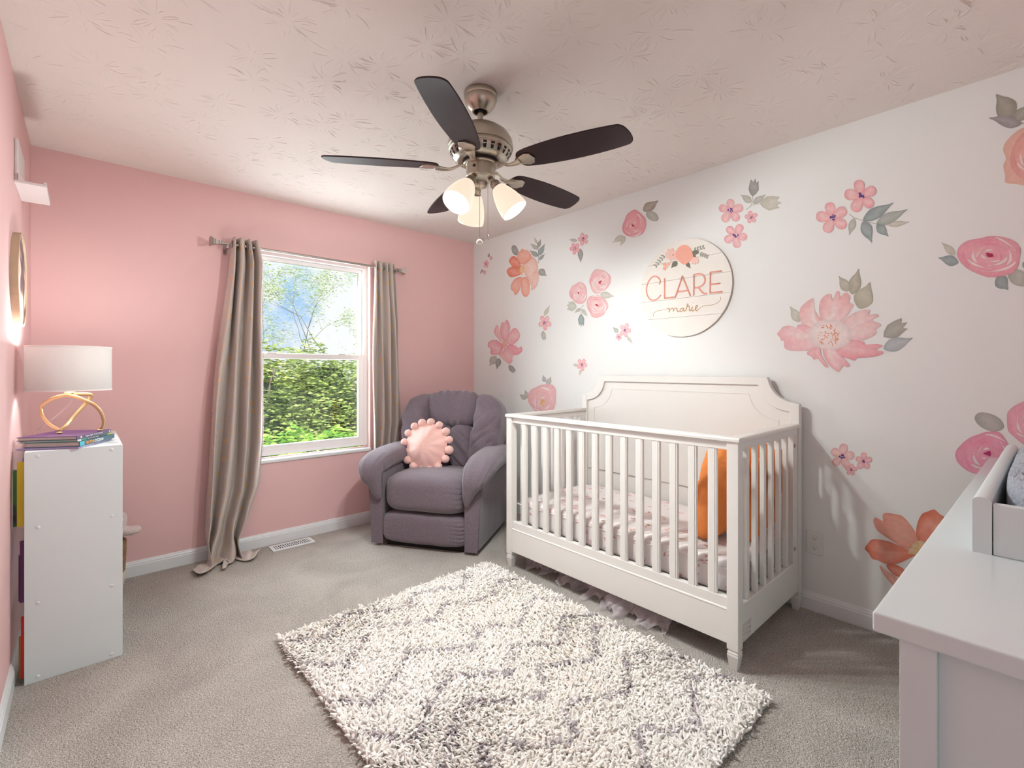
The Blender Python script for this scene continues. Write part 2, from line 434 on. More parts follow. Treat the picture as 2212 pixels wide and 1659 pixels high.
B().box(WX0 + 0.10, WX0 + 0.16, yf - 0.004, yf + 0.012, 1.352, 1.360).obj('sash_lock', M_vinyl, wo_, bevel=0.002)
B().box(WX1 - 0.24, WX1 - 0.18, yf - 0.004, yf + 0.012, 1.352, 1.360).obj('sash_lock', M_vinyl, wo_, bevel=0.002)
B().box(WX0 - 0.004, WX1 + 0.004, YW - 0.012, YW + 0.06, WZ0 - 0.024, WZ0 + 0.002).obj('window_sill', M_trim, wo_, bevel=0.006)
M_reveal = mat('reveal_paint', (0.80, 0.62, 0.58), 0.5, var=0.02)
b = B(); b.box(WX1 - 0.002, WX1, YW + 0.0005, yf, WZ0 + 0.002, WZ1); b.box(WX0, WX0 + 0.002, YW + 0.0005, yf, WZ0 + 0.002, WZ1); b.box(WX0, WX1, YW + 0.0005, yf, WZ1 - 0.002, WZ1)
b.obj('window_reveal', M_reveal, wo_)

# ------------------------------------------------------------------ outside: trees and undergrowth
LG = {}
def foliage(pts, size, cols, seed=0, parent=None, name='foliage', flat=0.0):
    r = np.random.default_rng(seed); n = len(pts); pts = np.array(pts)
    a = r.uniform(0, 2 * np.pi, n); tilt = r.uniform(-0.9, 0.9, n); sz = size * r.uniform(0.6, 1.35, n)
    u = np.stack([np.cos(a), np.sin(a), np.zeros(n)], 1); w = np.stack([-np.sin(a) * np.cos(tilt), np.cos(a) * np.cos(tilt), np.sin(tilt)], 1)
    nrm = np.cross(u, w)
    v = np.stack([pts - u * sz[:, None], pts - w * sz[:, None] * 0.45 + nrm * sz[:, None] * 0.15, pts + u * sz[:, None], pts + w * sz[:, None] * 0.45 + nrm * sz[:, None] * 0.15], 1).reshape(-1, 3)
    f = np.arange(4 * n).reshape(-1, 4)
    b = B(); cc = np.array(cols)[r.integers(0, len(cols), n)] * r.uniform(0.7, 1.25, (n, 1))
    b.v = v.tolist(); b.f = f.tolist(); b.mi = [0] * n; b.c = np.repeat(cc, 4, 0).tolist()
    return b.obj(name, M_foliage, parent, kind='stuff')
M_foliage = vcol_mat('leaf_green', 0.6, 0.1, 3.0)
_n = M_foliage.node_tree; _tr = N(M_foliage, 'ShaderNodeBsdfTranslucent'); _mx = N(M_foliage, 'ShaderNodeMixShader'); _mx.inputs[0].default_value = 0.35
_at = [x for x in _n.nodes if x.type == 'ATTRIBUTE'][0]; L(M_foliage, _at.outputs['Color'], _tr.inputs['Color'])
_out = [x for x in _n.nodes if x.type == 'OUTPUT_MATERIAL'][0]
L(M_foliage, P(M_foliage).outputs[0], _mx.inputs[1]); L(M_foliage, _tr.outputs[0], _mx.inputs[2]); L(M_foliage, _mx.outputs[0], _out.inputs[0])
M_bark = mat('grey_bark', (0.15, 0.12, 0.10), 0.9, var=0.3, var_scale=6, bump=12, bump_s=0.5)
M_soil = mat('woodland_ground', (0.10, 0.13, 0.045), 0.95, var=0.4, var_scale=1.5)
GZ = -2.7
B().box(-30, 40, YW + 1.5, 60, GZ - 0.3, GZ).obj('ground', M_soil, kind='structure')
GREENS = {'bright': [(.46, .72, .14), (.36, .62, .10), (.62, .84, .22), (.20, .42, .07)], 'olive': [(.50, .62, .20), (.38, .50, .14), (.62, .72, .28), (.24, .34, .10)],
          'deep': [(.08, .36, .06), (.14, .50, .08), (.04, .20, .04), (.24, .62, .12)], 'pale': [(.52, .66, .30), (.46, .60, .24), (.62, .72, .38)], 'rust': [(.42, .26, .06), (.30, .34, .08), (.5, .34, .08)]}
def bush(x, y, z1, rx, ry, kind, label, seed, n=11000, size=0.075, cat='shrub', group=None):
    r = np.random.default_rng(seed); t = thing('leafy_shrub' if cat == 'shrub' else 'dense_tree', (x, y, GZ), label, cat, group)
    zc = (z1 + GZ) / 2; rz = (z1 - GZ) / 2
    d = r.normal(size=(n, 3)); d /= np.linalg.norm(d, axis=1)[:, None]
    rad = 1 + 0.16 * np.sin(d[:, 0] * 5 + seed) * np.cos(d[:, 2] * 9) + 0.08 * np.sin(d[:, 0] * 14 + d[:, 2] * 17) - 0.45 * r.random(n) ** 1.5 + 0.06 * r.random(n)
    p = d * rad[:, None] * np.array([rx, ry, rz]) + np.array([x, y, zc])
    p = p[(p[:, 2] > GZ + 0.05) & (p[:, 2] > -3)]
    foliage(p, size, GREENS[kind], seed, t)
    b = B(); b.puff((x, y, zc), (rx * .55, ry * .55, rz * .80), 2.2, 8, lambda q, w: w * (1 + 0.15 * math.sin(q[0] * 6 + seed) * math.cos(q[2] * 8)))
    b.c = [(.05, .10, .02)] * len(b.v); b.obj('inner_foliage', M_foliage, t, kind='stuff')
    B().tube([(x, y, GZ), (x, y, zc)], [0.08, 0.05], 7).obj('trunk', M_bark, t)
bush(3.2, 9.2, 0.10, 1.5, 1.0, 'bright', 'bright green shrub low at left of the window view', 1)
bush(4.6, 8.6, -0.30, 0.9, 0.7, 'deep', 'deep green shrub lowest in the window view', 2, 9000, 0.06)
bush(5.6, 9.6, 0.35, 0.9, 0.8, 'bright', 'light green shrub low at right of the window view', 3)
bush(5.9, 11.2, 0.85, 0.8, 0.7, 'rust', 'rusty brown-leaved shrub at right behind lower pane', 4, 4500)
bush(2.6, 12.5, 1.9, 2.0, 1.2, 'olive', 'olive treetop at left, rising to window rail', 5, 15000, 0.075, 'tree')
bush(5.0, 13.5, 1.75, 1.7, 1.2, 'olive', 'dull olive treetop in middle of window view', 6, 13000, 0.075, 'tree')
bush(7.4, 13.0, 2.05, 1.6, 1.2, 'bright', 'yellow-green treetop at right, above window rail', 7, 13000, 0.075, 'tree')
bush(0.3, 12.0, 2.2, 1.6, 1.2, 'olive', 'olive tree left of the window view, behind curtain', 8, 1500, 0.14, 'tree')
bush(9.8, 12.5, 2.1, 1.6, 1.2, 'bright', 'bright green tree far right of window, behind curtain', 9, 1500, 0.14, 'tree')
bush(5.2, 20.0, 1.2, 9.0, 1.6, 'olive', 'long olive hedge line furthest behind the trees', 10, 5000, 0.16, 'hedge')
def branchy(x, y, h, seed, label, leaf, nl, thick, lean=(0, 0), dens=3, group=None):
    r = random.Random(seed); t = thing('slim_tree', (x, y, GZ), label, 'tree', group); b = B(); tips = []
    def grow(p, d, ln, rad, depth):
        pts = [p]; rr = [rad]; q = V3(p); d = V3(d)
        for i in range(4):
            d = d + V3((r.uniform(-.16, .16), r.uniform(-.16, .16), r.uniform(-.05, .10))); d /= np.linalg.norm(d)
            q = q + d * ln / 4; pts.append(q); rr.append(rad * (1 - 0.16 * (i + 1)))
            if depth <= 1: tips.append(q)
        b.tube(pts, rr, 5, cap=False)
        if depth > 0:
            for k in range(dens):
                s = pts[r.choice((2, 3, 4))]; a = r.uniform(0, 6.28)
                nd = d * 0.75 + V3((math.cos(a), math.sin(a), r.uniform(-.15, .5))) * 0.8
                grow(s, nd / np.linalg.norm(nd), ln * r.uniform(.48, .70), rad * 0.42, depth - 1)
    grow(V3((x, y, GZ)), V3((lean[0], lean[1], 1.0)), h, thick, 4)
    b.obj('trunk', M_bark, t, smooth=True)
    P_ = []
    for q in tips:
        for k in range(nl): P_.append(q + V3((r.gauss(0, .14), r.gauss(0, .14), r.gauss(0, .10))))
    if P_: foliage(P_, 0.042, GREENS[leaf], seed, t)
branchy(3.7, 15.2, 4.3, 11, 'thin leaning tree with sparse pale leaves, left in upper pane', 'pale', 8, 0.050, (0.05, 0))
branchy(6.5, 15.4, 4.2, 12, 'forked slim tree with pale spring leaves, right in upper pane', 'pale', 9, 0.050, (-0.03, 0))
branchy(5.2, 18.0, 4.8, 15, 'far slim tree with pale leaves in middle of upper pane', 'pale', 9, 0.045, (0.06, 0))
branchy(2.95, 11.6, 4.0, 14, 'bare brown tree with tangled twigs behind left curtain edge', 'pale', 0, 0.060, (0.03, 0))

# ================================================================== CRIB
CX0, CX1, CY0, CY1 = 1.965, 2.745, 0.806, 2.226
crib = thing('crib', (2.355, 1.516, 0), 'white painted wooden baby crib with slatted sides and arched headboard', 'crib')
pw = 0.047
def post(b, x, y, top, w=pw, z0=0.085):
    h = w / 2
    b.box(x - h, x + h, y - h, y + h, z0, top)
def foot(x, y, w=pw):
    b = B(); h = w / 2
    for (z0, z1, a, c) in ((0.078, 0.0855, h * .80, h * .98), (0.072, 0.078, h * .98, h * .80), (0.064, 0.072, h * .94, h * .86), (0.060, 0.064, h * .98, h * .94), (0.0, 0.060, h * .60, h * .98)):
        v = [(x + sx * a, y + sy * a, z0) for sx, sy in ((-1, -1), (1, -1), (1, 1), (-1, 1))] + [(x + sx * c, y + sy * c, z1) for sx, sy in ((-1, -1), (1, -1), (1, 1), (-1, 1))]
        b.add(v, [(3, 2, 1, 0), (4, 5, 6, 7), (0, 1, 5, 4), (1, 2, 6, 5), (2, 3, 7, 6), (3, 0, 4, 7)])
    return b
for (x, y, top) in ((CX0 + pw / 2, CY0 + pw / 2, 0.938), (CX0 + pw / 2, CY1 - pw / 2, 0.938), (CX1 - 0.022, CY0 + 0.021, 1.05), (CX1 - 0.022, CY1 - 0.021, 1.05)):
    b = B(); post(b, x, y, top, pw if x < 2.3 else 0.043)
    p_ = b.obj('post', M_crib, crib, bevel=0.002)
    foot(x, y, pw if x < 2.3 else 0.043).obj('foot', M_crib, p_, bevel=0.001)
fx = CX0 + 0.008                                        # front frame
B().box(fx, fx + 0.030, CY0 + pw, CY1 - pw, 0.902, 0.938).obj('top_rail', M_crib, crib, bevel=0.002)
cap = [(-0.010, 0), (0.048, 0), (0.048, 0.010), (0.043, 0.018), (-0.003, 0.018), (-0.010, 0.012)]
B().prism(cap, CY0 - 0.006, CY1 + 0.006, lambda p, a: (CX0 + 0.003 + p[0], a, 0.938 + p[1])).obj('cap_rail', M_crib, crib, bevel=0.002)
B().box(fx, fx + 0.030, CY0 + pw, CY1 - pw, 0.246, 0.290).obj('bottom_rail', M_crib, crib, bevel=0.002)
b = B(); b.box(CX0 + 0.004, CX0 + 0.022, CY0 + pw, CY1 - pw, 0.103, 0.240)
b.tube([(CX0 + 0.008, CY0 + pw, 0.243), (CX0 + 0.008, CY1 - pw, 0.243)], 0.006, 8); b.obj('apron', M_crib, crib, bevel=0.002)
sl = None
for k in range(14):
    yk = 2.079 - k * 0.0892
    if sl is None:
        b = B(); b.box(fx + 0.004, fx + 0.020, yk - 0.019, yk + 0.019, 0.290, 0.902); b.box(fx + 0.002, fx + 0.004, yk - 0.012, yk + 0.013, 0.290, 0.902)
        sl = b.obj('slat', M_crib, crib, bevel=0.0015); y0_ = yk
    else: copyof(sl, crib, (0, yk - y0_, 0))
for side, ys, sg in (('near', CY0 + 0.006, 1), ('far', CY1 - 0.006, -1)):
    ya, yb = sorted((ys, ys + sg * 0.028))
    x0, x1 = CX0 + pw, CX1 - 0.045
    B().box(x0, x1, ya, yb, 0.902, 0.938).obj('side_rail', M_crib, crib, bevel=0.002)
    yc = (CY0 - 0.006) if sg > 0 else CY1 + 0.006
    B().prism([(0, 0), (0.050, 0), (0.050, 0.018), (0.007, 0.018), (0, 0.012)], x0 + 0.002, x1 + 0.012, lambda p, a: (a, yc + sg * p[0], 0.938 + p[1])).obj('side_cap', M_crib, crib, bevel=0.002)
    B().box(x0, x1, ya - 0.003, yb + 0.003, 0.103, 0.262).obj('side_apron', M_crib, crib, bevel=0.004)
    st = B().box(2.637, x1 - 0.002, ya, yb, 0.262, 0.902).obj('stile', M_crib, crib, bevel=0.002)
    for z in (0.850, 0.330):
        yb_ = ys - sg * 0.002
        B().lathe([(0.0, 0.0015), (0.004, 0.0015), (0.006, 0.003), (0.0095, 0.0025), (0.0105, 0.001), (0.0105, -0.002)], (2.655, ys, z), (0, -sg, 0), 14).obj('bolt', M_steel, st, smooth=True)
    sl2 = None
    for k in range(6):
        xk = 2.085 + k * 0.0945
        if sl2 is None: sl2 = B().box(xk - 0.011, xk + 0.017, ya + 0.003, yb - 0.006, 0.262, 0.902).obj('slat', M_crib, crib, bevel=0.0015); x0_ = xk
        else: copyof(sl2, crib, (xk - x0_, 0, 0))
# headboard outline (Y, Z), scooped corners
def head_outline(ins):
    yl, yr, zt, zs = CY0 + ins, CY1 - ins, 1.193 - ins * 0.9, 1.058 - ins * 0.9
    R0 = 0.145
    cyl_, cyr_ = yl + 0.004 + ins * 0.15, yr - 0.004 - ins * 0.15
    pts = [(yr, 0.262), (yl, 0.262), (yl, zs - 0.002)]
    for k in range(9):
        q = -math.pi / 2 + 0.12 + (math.pi / 2 - 0.30) * k / 8
        pts.append((yl + 0.006 + R0 * math.cos(q), zt + 0.012 + R0 * math.sin(q) * 1.0))
    pts.append((pts[-1][0] + 0.006, zt))
    m = [(yl + yr - y, z) for (y, z) in pts[3:]][::-1]
    return pts + m + [(yr, zs - 0.002)]
h0, h1 = head_outline(0.0), head_outline(0.046)
hb = CX1 - 0.004
b = B().prism(h0, hb - 0.020, hb, lambda p, a: (a, p[0], p[1])); board = b.obj('headboard', M_crib, crib, bevel=0.0015)
def ring(oa, ob, x0, x1):
    n = len(oa); v = [(x1, *p) for p in oa] + [(x0, *p) for p in oa] + [(x0, *p) for p in ob] + [(x1, *p) for p in ob]
    f = []
    for i in range(n):
        j = (i + 1) % n
        f += [(i, j, n + j, n + i), (n + i, n + j, 2 * n + j, 2 * n + i), (2 * n + i, 2 * n + j, 3 * n + j, 3 * n + i)]
    return B().add(v, f)
ring(h0, h1, hb - 0.036, hb - 0.0195).obj('headboard_border', M_crib, board, bevel=0.002)
ha, hb2 = head_outline(0.100), head_outline(0.1035)
ring(ha, hb2, hb - 0.0225, hb - 0.0195).obj('headboard_bead', M_crib, board)
B().box(hb - 0.026, hb - 0.019, CY0 + 0.048, CY1 - 0.048, 0.520, 0.524).obj('headboard_groove', mat('groove', (0.4, 0.36, 0.32), 0.6, var=0.02), board)
B().box(CX1 - 0.03, CX1 - 0.01, CY0 + 0.03, CY1 - 0.03, 0.103, 0.262).obj('rear_apron', M_crib, crib)
B().box(2.0, 2.70, CY0 + 0.04, CY1 - 0.04, 0.262, 0.274).obj('mattress_support', M_crib, crib)
# rating label on the side apron
def _label():
    m = mat('printed_label', (0.70, 0.66, 0.62), 0.5)
    t = N(m, 'ShaderNodeTexCoord'); mp = N(m, 'ShaderNodeMapping'); mp.inputs['Scale'].default_value = (9, 1, 420)
    ns = N(m, 'ShaderNodeTexNoise', Scale=1.0, Detail=1.0); L(m, t.outputs['Object'], mp.inputs['Vector']); L(m, mp.outputs[0], ns.inputs['Vector'])
    r = N(m, 'ShaderNodeValToRGB'); r.color_ramp.elements[0].position = 0.45; r.color_ramp.elements[0].color = (0.45, 0.42, 0.40, 1); r.color_ramp.elements[1].position = 0.49; r.color_ramp.elements[1].color = (0.72, 0.68, 0.64, 1)
    L(m, ns.outputs['Fac'], r.inputs['Fac']); L(m, r.outputs['Color'], P(m).inputs['Base Color']); return m
B().box(CX0 + 0.052, CX0 + 0.135, CY0 + 0.0020, CY0 + 0.0030, 0.112, 0.180).obj('rating_label', _label(), crib, label='printed paper label')

# mattress with fitted sheet printed with small pink animals
M_sheet = mat('printed_sheet', (0.80, 0.72, 0.71), 0.9, spec=0.15)
def _sheet():
    m = M_sheet; t = N(m, 'ShaderNodeTexCoord'); dist = N(m, 'ShaderNodeTexNoise', Scale=45.0, Detail=2.0)
    L(m, t.outputs['Object'], dist.inputs['Vector'])
    sc = N(m, 'ShaderNodeVectorMath', operation='SCALE'); sc.inputs['Scale'].default_value = 0.055; L(m, dist.outputs['Color'], sc.inputs[0])
    ad = N(m, 'ShaderNodeVectorMath', operation='ADD'); L(m, t.outputs['Object'], ad.inputs[0]); L(m, sc.outputs[0], ad.inputs[1])
    prev = (0.80, 0.745, 0.74, 1); pn = None
    for scale, col, th, off in ((13.0, (0.62, 0.32, 0.30, 1), 0.20, 0.0), (11.0, (0.74, 0.48, 0.47, 1), 0.24, 3.3), (9.0, (0.42, 0.21, 0.08, 1), 0.12, 7.1)):
        mp = N(m, 'ShaderNodeMapping'); mp.inputs['Location'].default_value = (off, off * .7, off * .3); mp.inputs['Scale'].default_value = (1.5, 0.8, 1.3)
        mp.inputs['Rotation'].default_value = (0, 0, 0.7)
        vo = N(m, 'ShaderNodeTexVoronoi', Scale=scale); L(m, ad.outputs[0], mp.inputs['Vector']); L(m, mp.outputs[0], vo.inputs['Vector'])
        lt = N(m, 'ShaderNodeMath', operation='LESS_THAN'); lt.inputs[1].default_value = th; L(m, vo.outputs['Distance'], lt.inputs[0])
        mx = N(m, 'ShaderNodeMix', data_type='RGBA'); L(m, lt.outputs[0], mx.inputs['Factor'])
        if pn is None: mx.inputs['A'].default_value = prev
        else: L(m, pn, mx.inputs['A'])
        mx.inputs['B'].default_value = col; pn = mx.outputs['Result']
    L(m, pn, P(m).inputs['Base Color'])
_sheet()
def mfn(p, q):
    q = q.copy(); q[2] += 0.004 * math.sin(q[1] * 22 + q[0] * 9) * (1 if p[2] > 0.5 else 0); return q
ma = B().puff((2.355, 1.516, 0.349), (0.335, 0.672, 0.074), 14, 20, mfn).obj('mattress', M_sheet, None, smooth=True, label='crib mattress in white sheet printed with small pink animals', cat='mattress')
B().tube([(2.019, 0.85, 0.392), (2.019, 2.18, 0.392)], 0.003, 6).obj('piping', M_sheet, ma)
B().tube([(2.04, 0.843, 0.392), (2.67, 0.843, 0.392)], 0.003, 6).obj('piping', M_sheet, ma)

# orange pillows leaning in the near end of the crib
def pillow_fn(p, q):
    q = q.copy(); r = max(abs(p[0]), abs(p[2])); e = max(0.0, 1 - r ** 3.2)
    q[1] *= (0.10 + 0.90 * e ** 0.6)
    pin = 1 - 0.07 * math.cos(p[0] * 1.5) * abs(p[2]) ** 2; q[0] *= 1 - 0.06 * (1 - abs(p[2]) ** 2); q[2] *= 1 - 0.06 * (1 - abs(p[0]) ** 2)
    q[1] += 0.010 * math.sin(p[0] * 6 + p[2] * 4) * e + 0.006 * math.sin(p[2] * 11 - p[0] * 3) * e
    return q
t_ = 0.20
B().puff((2.375, 1.000, 0.650), (0.235, 0.105, 0.225), 9, 18, pillow_fn, basis=((0.985, -0.17, 0), (0.17 * math.cos(t_), 0.985 * math.cos(t_), math.sin(t_)), (0.03, -math.sin(t_), math.cos(t_)))
         ).obj('throw_pillow', M_orange, None, smooth=True, label='large plump orange pillow leaning in the near end of the crib', cat='pillow')
t_ = 0.10
B().puff((2.490, 0.893, 0.625), (0.185, 0.042, 0.205), 9, 16, pillow_fn, basis=((0.999, 0, 0.08), (0, math.cos(t_), math.sin(t_)), (-0.08, -math.sin(t_), math.cos(t_)))
         ).obj('throw_pillow', M_orange, None, smooth=True, label='thinner orange pillow against the end slats, behind the plump one', cat='pillow')

# tulle skirt bunched under the crib
def tulle(y0, y1, xa, label, seed, amp=0.035):
    r = random.Random(seed); ph = [r.uniform(0, 6) for _ in range(6)]
    def fn(a, v):
        y = y0 + (y1 - y0) * a
        fold = math.sin(a * 30 * abs(y1 - y0) + ph[0]) + 0.5 * math.sin(a * 71 * abs(y1 - y0) + ph[1] + v * 2)
        out = v ** 1.3
        x = xa - 0.045 * out + amp * 0.55 * fold * (0.3 + 0.7 * v) + 0.02 * math.sin(a * 9 + ph[2])
        z = 0.105 * (1 - min(1, v * 1.25)) + 0.006 + 0.022 * abs(math.sin(v * 5 + a * 40 + ph[3])) * (1 if v > .6 else v)
        if v > 0.8: x += (v - 0.8) * 0.25 * math.sin(a * 25 + ph[4])
        return (x, y + 0.01 * math.sin(v * 9 + a * 33), max(z, 0.004))
    b = B().grid(fn, 150, 22)
    o = b.obj('tulle_skirt', M_tulle, None, smooth=True, label=label, cat='tulle', group='tulle spilling under the crib')
    g = B()
    for k in range(70):
        p = V3(fn(r.random(), r.random())) + V3((-0.003, 0, 0.002)); s = r.uniform(.0008, .0016)
        g.puff(p, (s, s, s), 2, 1)
    g.obj('glitter', mat('glitter', (0.95, 0.93, 0.95), 0.15, 0.6, var=0.02), o, kind='stuff')
tulle(2.13, 1.62, 2.095, 'grey-pink tulle bunched under the far half of the crib front', 1)
tulle(1.62, 1.14, 2.035, 'puffed grey-pink glitter tulle under the middle of the crib front', 2, 0.05)
tulle(1.05, 0.88, 2.45, 'scrap of glitter tulle under the near end of the crib', 3)

# ================================================================== RECLINER (local: x = picture right, y = forward, z = up)
CO = V3((1.700, 2.790, 0)); CXv = V3((0.5385, -0.8426, 0)); CYv = V3((-0.8426, -0.5385, 0))
def cxf(p): return (CO[0] + p[0] * CXv[0] + p[1] * CYv[0], CO[1] + p[0] * CXv[1] + p[1] * CYv[1], p[2])
rec = thing('recliner', (2.05, 3.01, 0), 'purple-grey fabric recliner armchair in the corner by the window', 'armchair')
def creases(u, cs, ds, x):
    return sum(d * math.exp(-((u - c + 0.03 * math.sin(x * 4 + c * 9)) / 0.045) ** 2) * (0.45 + 0.55 * math.sin(2.2 * x + c * 7) ** 2) for c, d in zip(cs, ds))
def wr(p, q, a=0.004, s=18.0, seed=0.0):
    n = mnoise.noise(Vector((q[0] * s + seed, q[1] * s * 0.6, q[2] * s * 0.6)))
    return a * n
def cush(c, h, k=4.0, n=16, wa=0.004, ws=12, seed=0.0, extra=None, basis=None):
    def fn(p, q):
        q = q.copy()
        if extra: q = V3(extra(p, q))
        d = wr(p, q, wa, ws, seed); return q + d * V3(p)
    return B(cxf).puff(c, h, k, n, fn, basis)
B(cxf).box(-0.30, 0.30, -0.72, -0.06, 0.0, 0.06).obj('base', M_dark, rec)
B(cxf).box(-0.32, 0.32, -0.72, -0.14, 0.05, 0.30).obj('body', M_chair, rec)
def gather(p, q):   # radiating pleats at the ends of a cushion
    e = max(0.0, (abs(p[0]) - 0.55) / 0.45) ** 1.5
    fr = math.exp(-((p[0] - 1) / 0.5) ** 2) + 0.4
    q[1] -= 0.010 * e * fr * max(0.0, math.sin(p[2] * 24 + 3 * p[0] + 1)) ** 3 * (p[1] > 0); q[2] += 0.004 * e * math.sin(p[1] * 18 + 1)
    return q
cush((0, -0.075, 0.140), (0.312, 0.085, 0.102), 5.5, 36, 0.003, 9, 1, gather).obj('footrest', M_chair, rec, smooth=True)
def seatfn(p, q):
    q = gather(p, q)
    if p[2] > 0: q[2] += 0.018 * (1 - p[0] ** 2) * (1 - max(0, -p[1]))
    if p[1] > 0: q[1] += 0.012 * (1 - p[2] ** 2)
    return q
cush((0, -0.245, 0.372), (0.312, 0.262, 0.128), 4.6, 40, 0.004, 8, 2, seatfn).obj('seat', M_chair, rec, smooth=True)
# back, reclined
rc = math.radians(13)
bz = V3((0, -math.sin(rc), math.cos(rc))); by = V3((0, math.cos(rc), math.sin(rc))); bas = ((1, 0, 0), by, bz)
def BK(x, y, z): return V3((x, -0.50, 0.46)) + by * y + bz * z      # point on the back plane
def shellfn(p, q):
    q = q.copy()
    if p[2] > 0: q[0] *= 1 - 0.16 * p[2] ** 3
    q[0] *= 1 + 0.10 * p[2]
    return q
cush(BK(0, -0.10, 0.26), (0.335, 0.075, 0.325), 5.0, 16, 0.003, 6, 3, shellfn, bas).obj('back_shell', M_chair, rec, smooth=True)
def pleat(amp, fr, top=True):
    def fn(p, q):
        q = q.copy(); e = abs(p[2]) ** 5
        q[1] += amp * e * math.sin(p[0] * fr); q[2] += 0.5 * amp * e * math.cos(p[0] * fr * 1.3 + 1)
        return q
    return fn
def headfn(p, q):
    q = pleat(0.010, 21)(p, q); q[0] *= 1 + 0.10 * p[2]; q[2] += 0.012 * (1 - p[0] ** 2) * (p[2] > 0)
    return q
cush(BK(0, 0.015, 0.462), (0.215, 0.085, 0.138), 3.6, 36, 0.006, 10, 4, headfn, bas).obj('headrest', M_chair, rec, smooth=True)
for sx in (-1, 1):
    def lumb(p, q, sx=sx):
        q = q.copy(); q[1] -= creases(p[2] + 0.4 * p[0], (-.7, -.45, -.1, .25, .5), (.010, .007, .009, .006, .007), 0.3) if p[1] > 0 else 0; q[0] *= 1 + 0.12 * p[2]; q[1] += 0.006 * math.sin(p[2] * 9 + p[0] * 5 * sx); return q
    cush(BK(sx * 0.083, 0.020, 0.175), (0.090, 0.075, 0.175), 3.4, 32, 0.007, 11, 5 + sx, lumb, bas).obj('back_cushion', M_chair, rec, smooth=True)
    def wing(p, q, sx=sx):
        q = q.copy(); z = p[2]
        if p[1] > 0: q[1] -= creases(z * 1.0 - 0.30 * p[0] * sx, (-.62, -.40, -.12, .12, .48), (.011, .008, .010, .007, .006), p[0] * sx)
        q[0] += sx * (0.035 * z + 0.0); q[0] *= 1
        if z > 0: q[0] -= sx * 0.085 * z ** 4; q[1] -= 0.02 * z ** 2
        q[1] += 0.030 * (1 - z * z) * (1 if p[1] > 0 else 0.0) + 0.007 * math.sin(z * 13 + p[0] * 4) * (0.4 + abs(p[0]))
        return q
    cush(BK(sx * 0.290, 0.000, 0.275), (0.118, 0.120, 0.315), 3.3, 40, 0.007, 10, 8 + sx, wing, bas).obj('back_wing', M_chair, rec, smooth=True)
    # side panel
    prof = [(0.312, 0.03), (0.398, 0.03), (0.408, 0.30), (0.440, 0.55), (0.312, 0.55)]
    b = B(cxf)
    n_ = len(prof); ys_ = [-0.005, -0.02, -0.74]
    rows = []
    for yk, ins in ((-0.008, 0.012), (-0.020, 0.0), (-0.74, 0.0)):
        rows.append([(sx * (x - (ins if x > 0.35 else 0)), yk, z) for x, z in prof])
    v = [p for r_ in rows for p in r_]; f = [tuple(range(n_)), tuple(range(2 * n_, 3 * n_))[::-1]]
    for r_ in range(2): f += [(r_ * n_ + i, r_ * n_ + (i + 1) % n_, (r_ + 1) * n_ + (i + 1) % n_, (r_ + 1) * n_ + i) for i in range(n_)]
    b.add(v, f).obj('arm_panel', M_chair, rec, smooth=True, bevel=0.012, segs=3, angle=0.6)
    # arm pad: rolls over the front and runs down beside the seat
    path = [(0.385, -0.70, 0.560, .105, .060), (0.385, -0.55, 0.590, .108, .070), (0.387, -0.38, 0.597, .108, .070), (0.390, -0.22, 0.592, .108, .068), (0.393, -0.10, 0.578, .106, .066),
            (0.390, -0.015, 0.548, .098, .062), (0.374, 0.022, 0.500, .076, .048), (0.352, 0.024, 0.445, .050, .034), (0.336, 0.018, 0.390, .034, .024), (0.324, 0.006, 0.335, .016, .012)]
    pp = catmull([q[:3] for q in path], 6); ww = catmull([(q[3], q[4], 0) for q in path], 6)
    b = B(cxf); v = []; nn = 48
    for i, p in enumerate(pp):
        tt = pp[min(i + 1, len(pp) - 1)] - pp[max(0, i - 1)]; tt /= np.linalg.norm(tt)
        xa = V3((1, 0, 0)) - tt * tt[0]; xa /= np.linalg.norm(xa); na = np.cross(xa, tt); 
        u_ = i / (len(pp) - 1); w0 = ww[i][0]; h0_ = ww[i][1]
        endf = min(1.0, (i + 0.35) / 4) ** 0.5
        for k in range(nn):
            q = 2 * math.pi * k / nn; c_, s_ = math.cos(q), math.sin(q)
            ex = 2 / 2.8
            dx = math.copysign(abs(c_) ** ex, c_) * w0 * endf; dn = math.copysign(abs(s_) ** ex, s_) * h0_ * endf
            fr = math.exp(-((u_ - 0.60) / 0.16) ** 2)
            wrk = 1 - 0.075 * fr * max(0.0, math.sin(q * 11 + 1 + u_ * 5)) ** 2 + 0.02 * mnoise.noise(Vector((u_ * 9, q * 1.5, sx)))
            pnt = p + (xa * dx + na * dn) * wrk
            v.append((sx * pnt[0], pnt[1], pnt[2]))
    m_ = len(pp)
    f = [(i * nn + k, i * nn + (k + 1) % nn, (i + 1) * nn + (k + 1) % nn, (i + 1) * nn + k) for i in range(m_ - 1) for k in range(nn)] + [tuple(range(nn))[::-1], tuple(range((m_ - 1) * nn, m_ * nn))]
    b.add(v, f).obj('arm_pad', M_chair, rec, smooth=True)

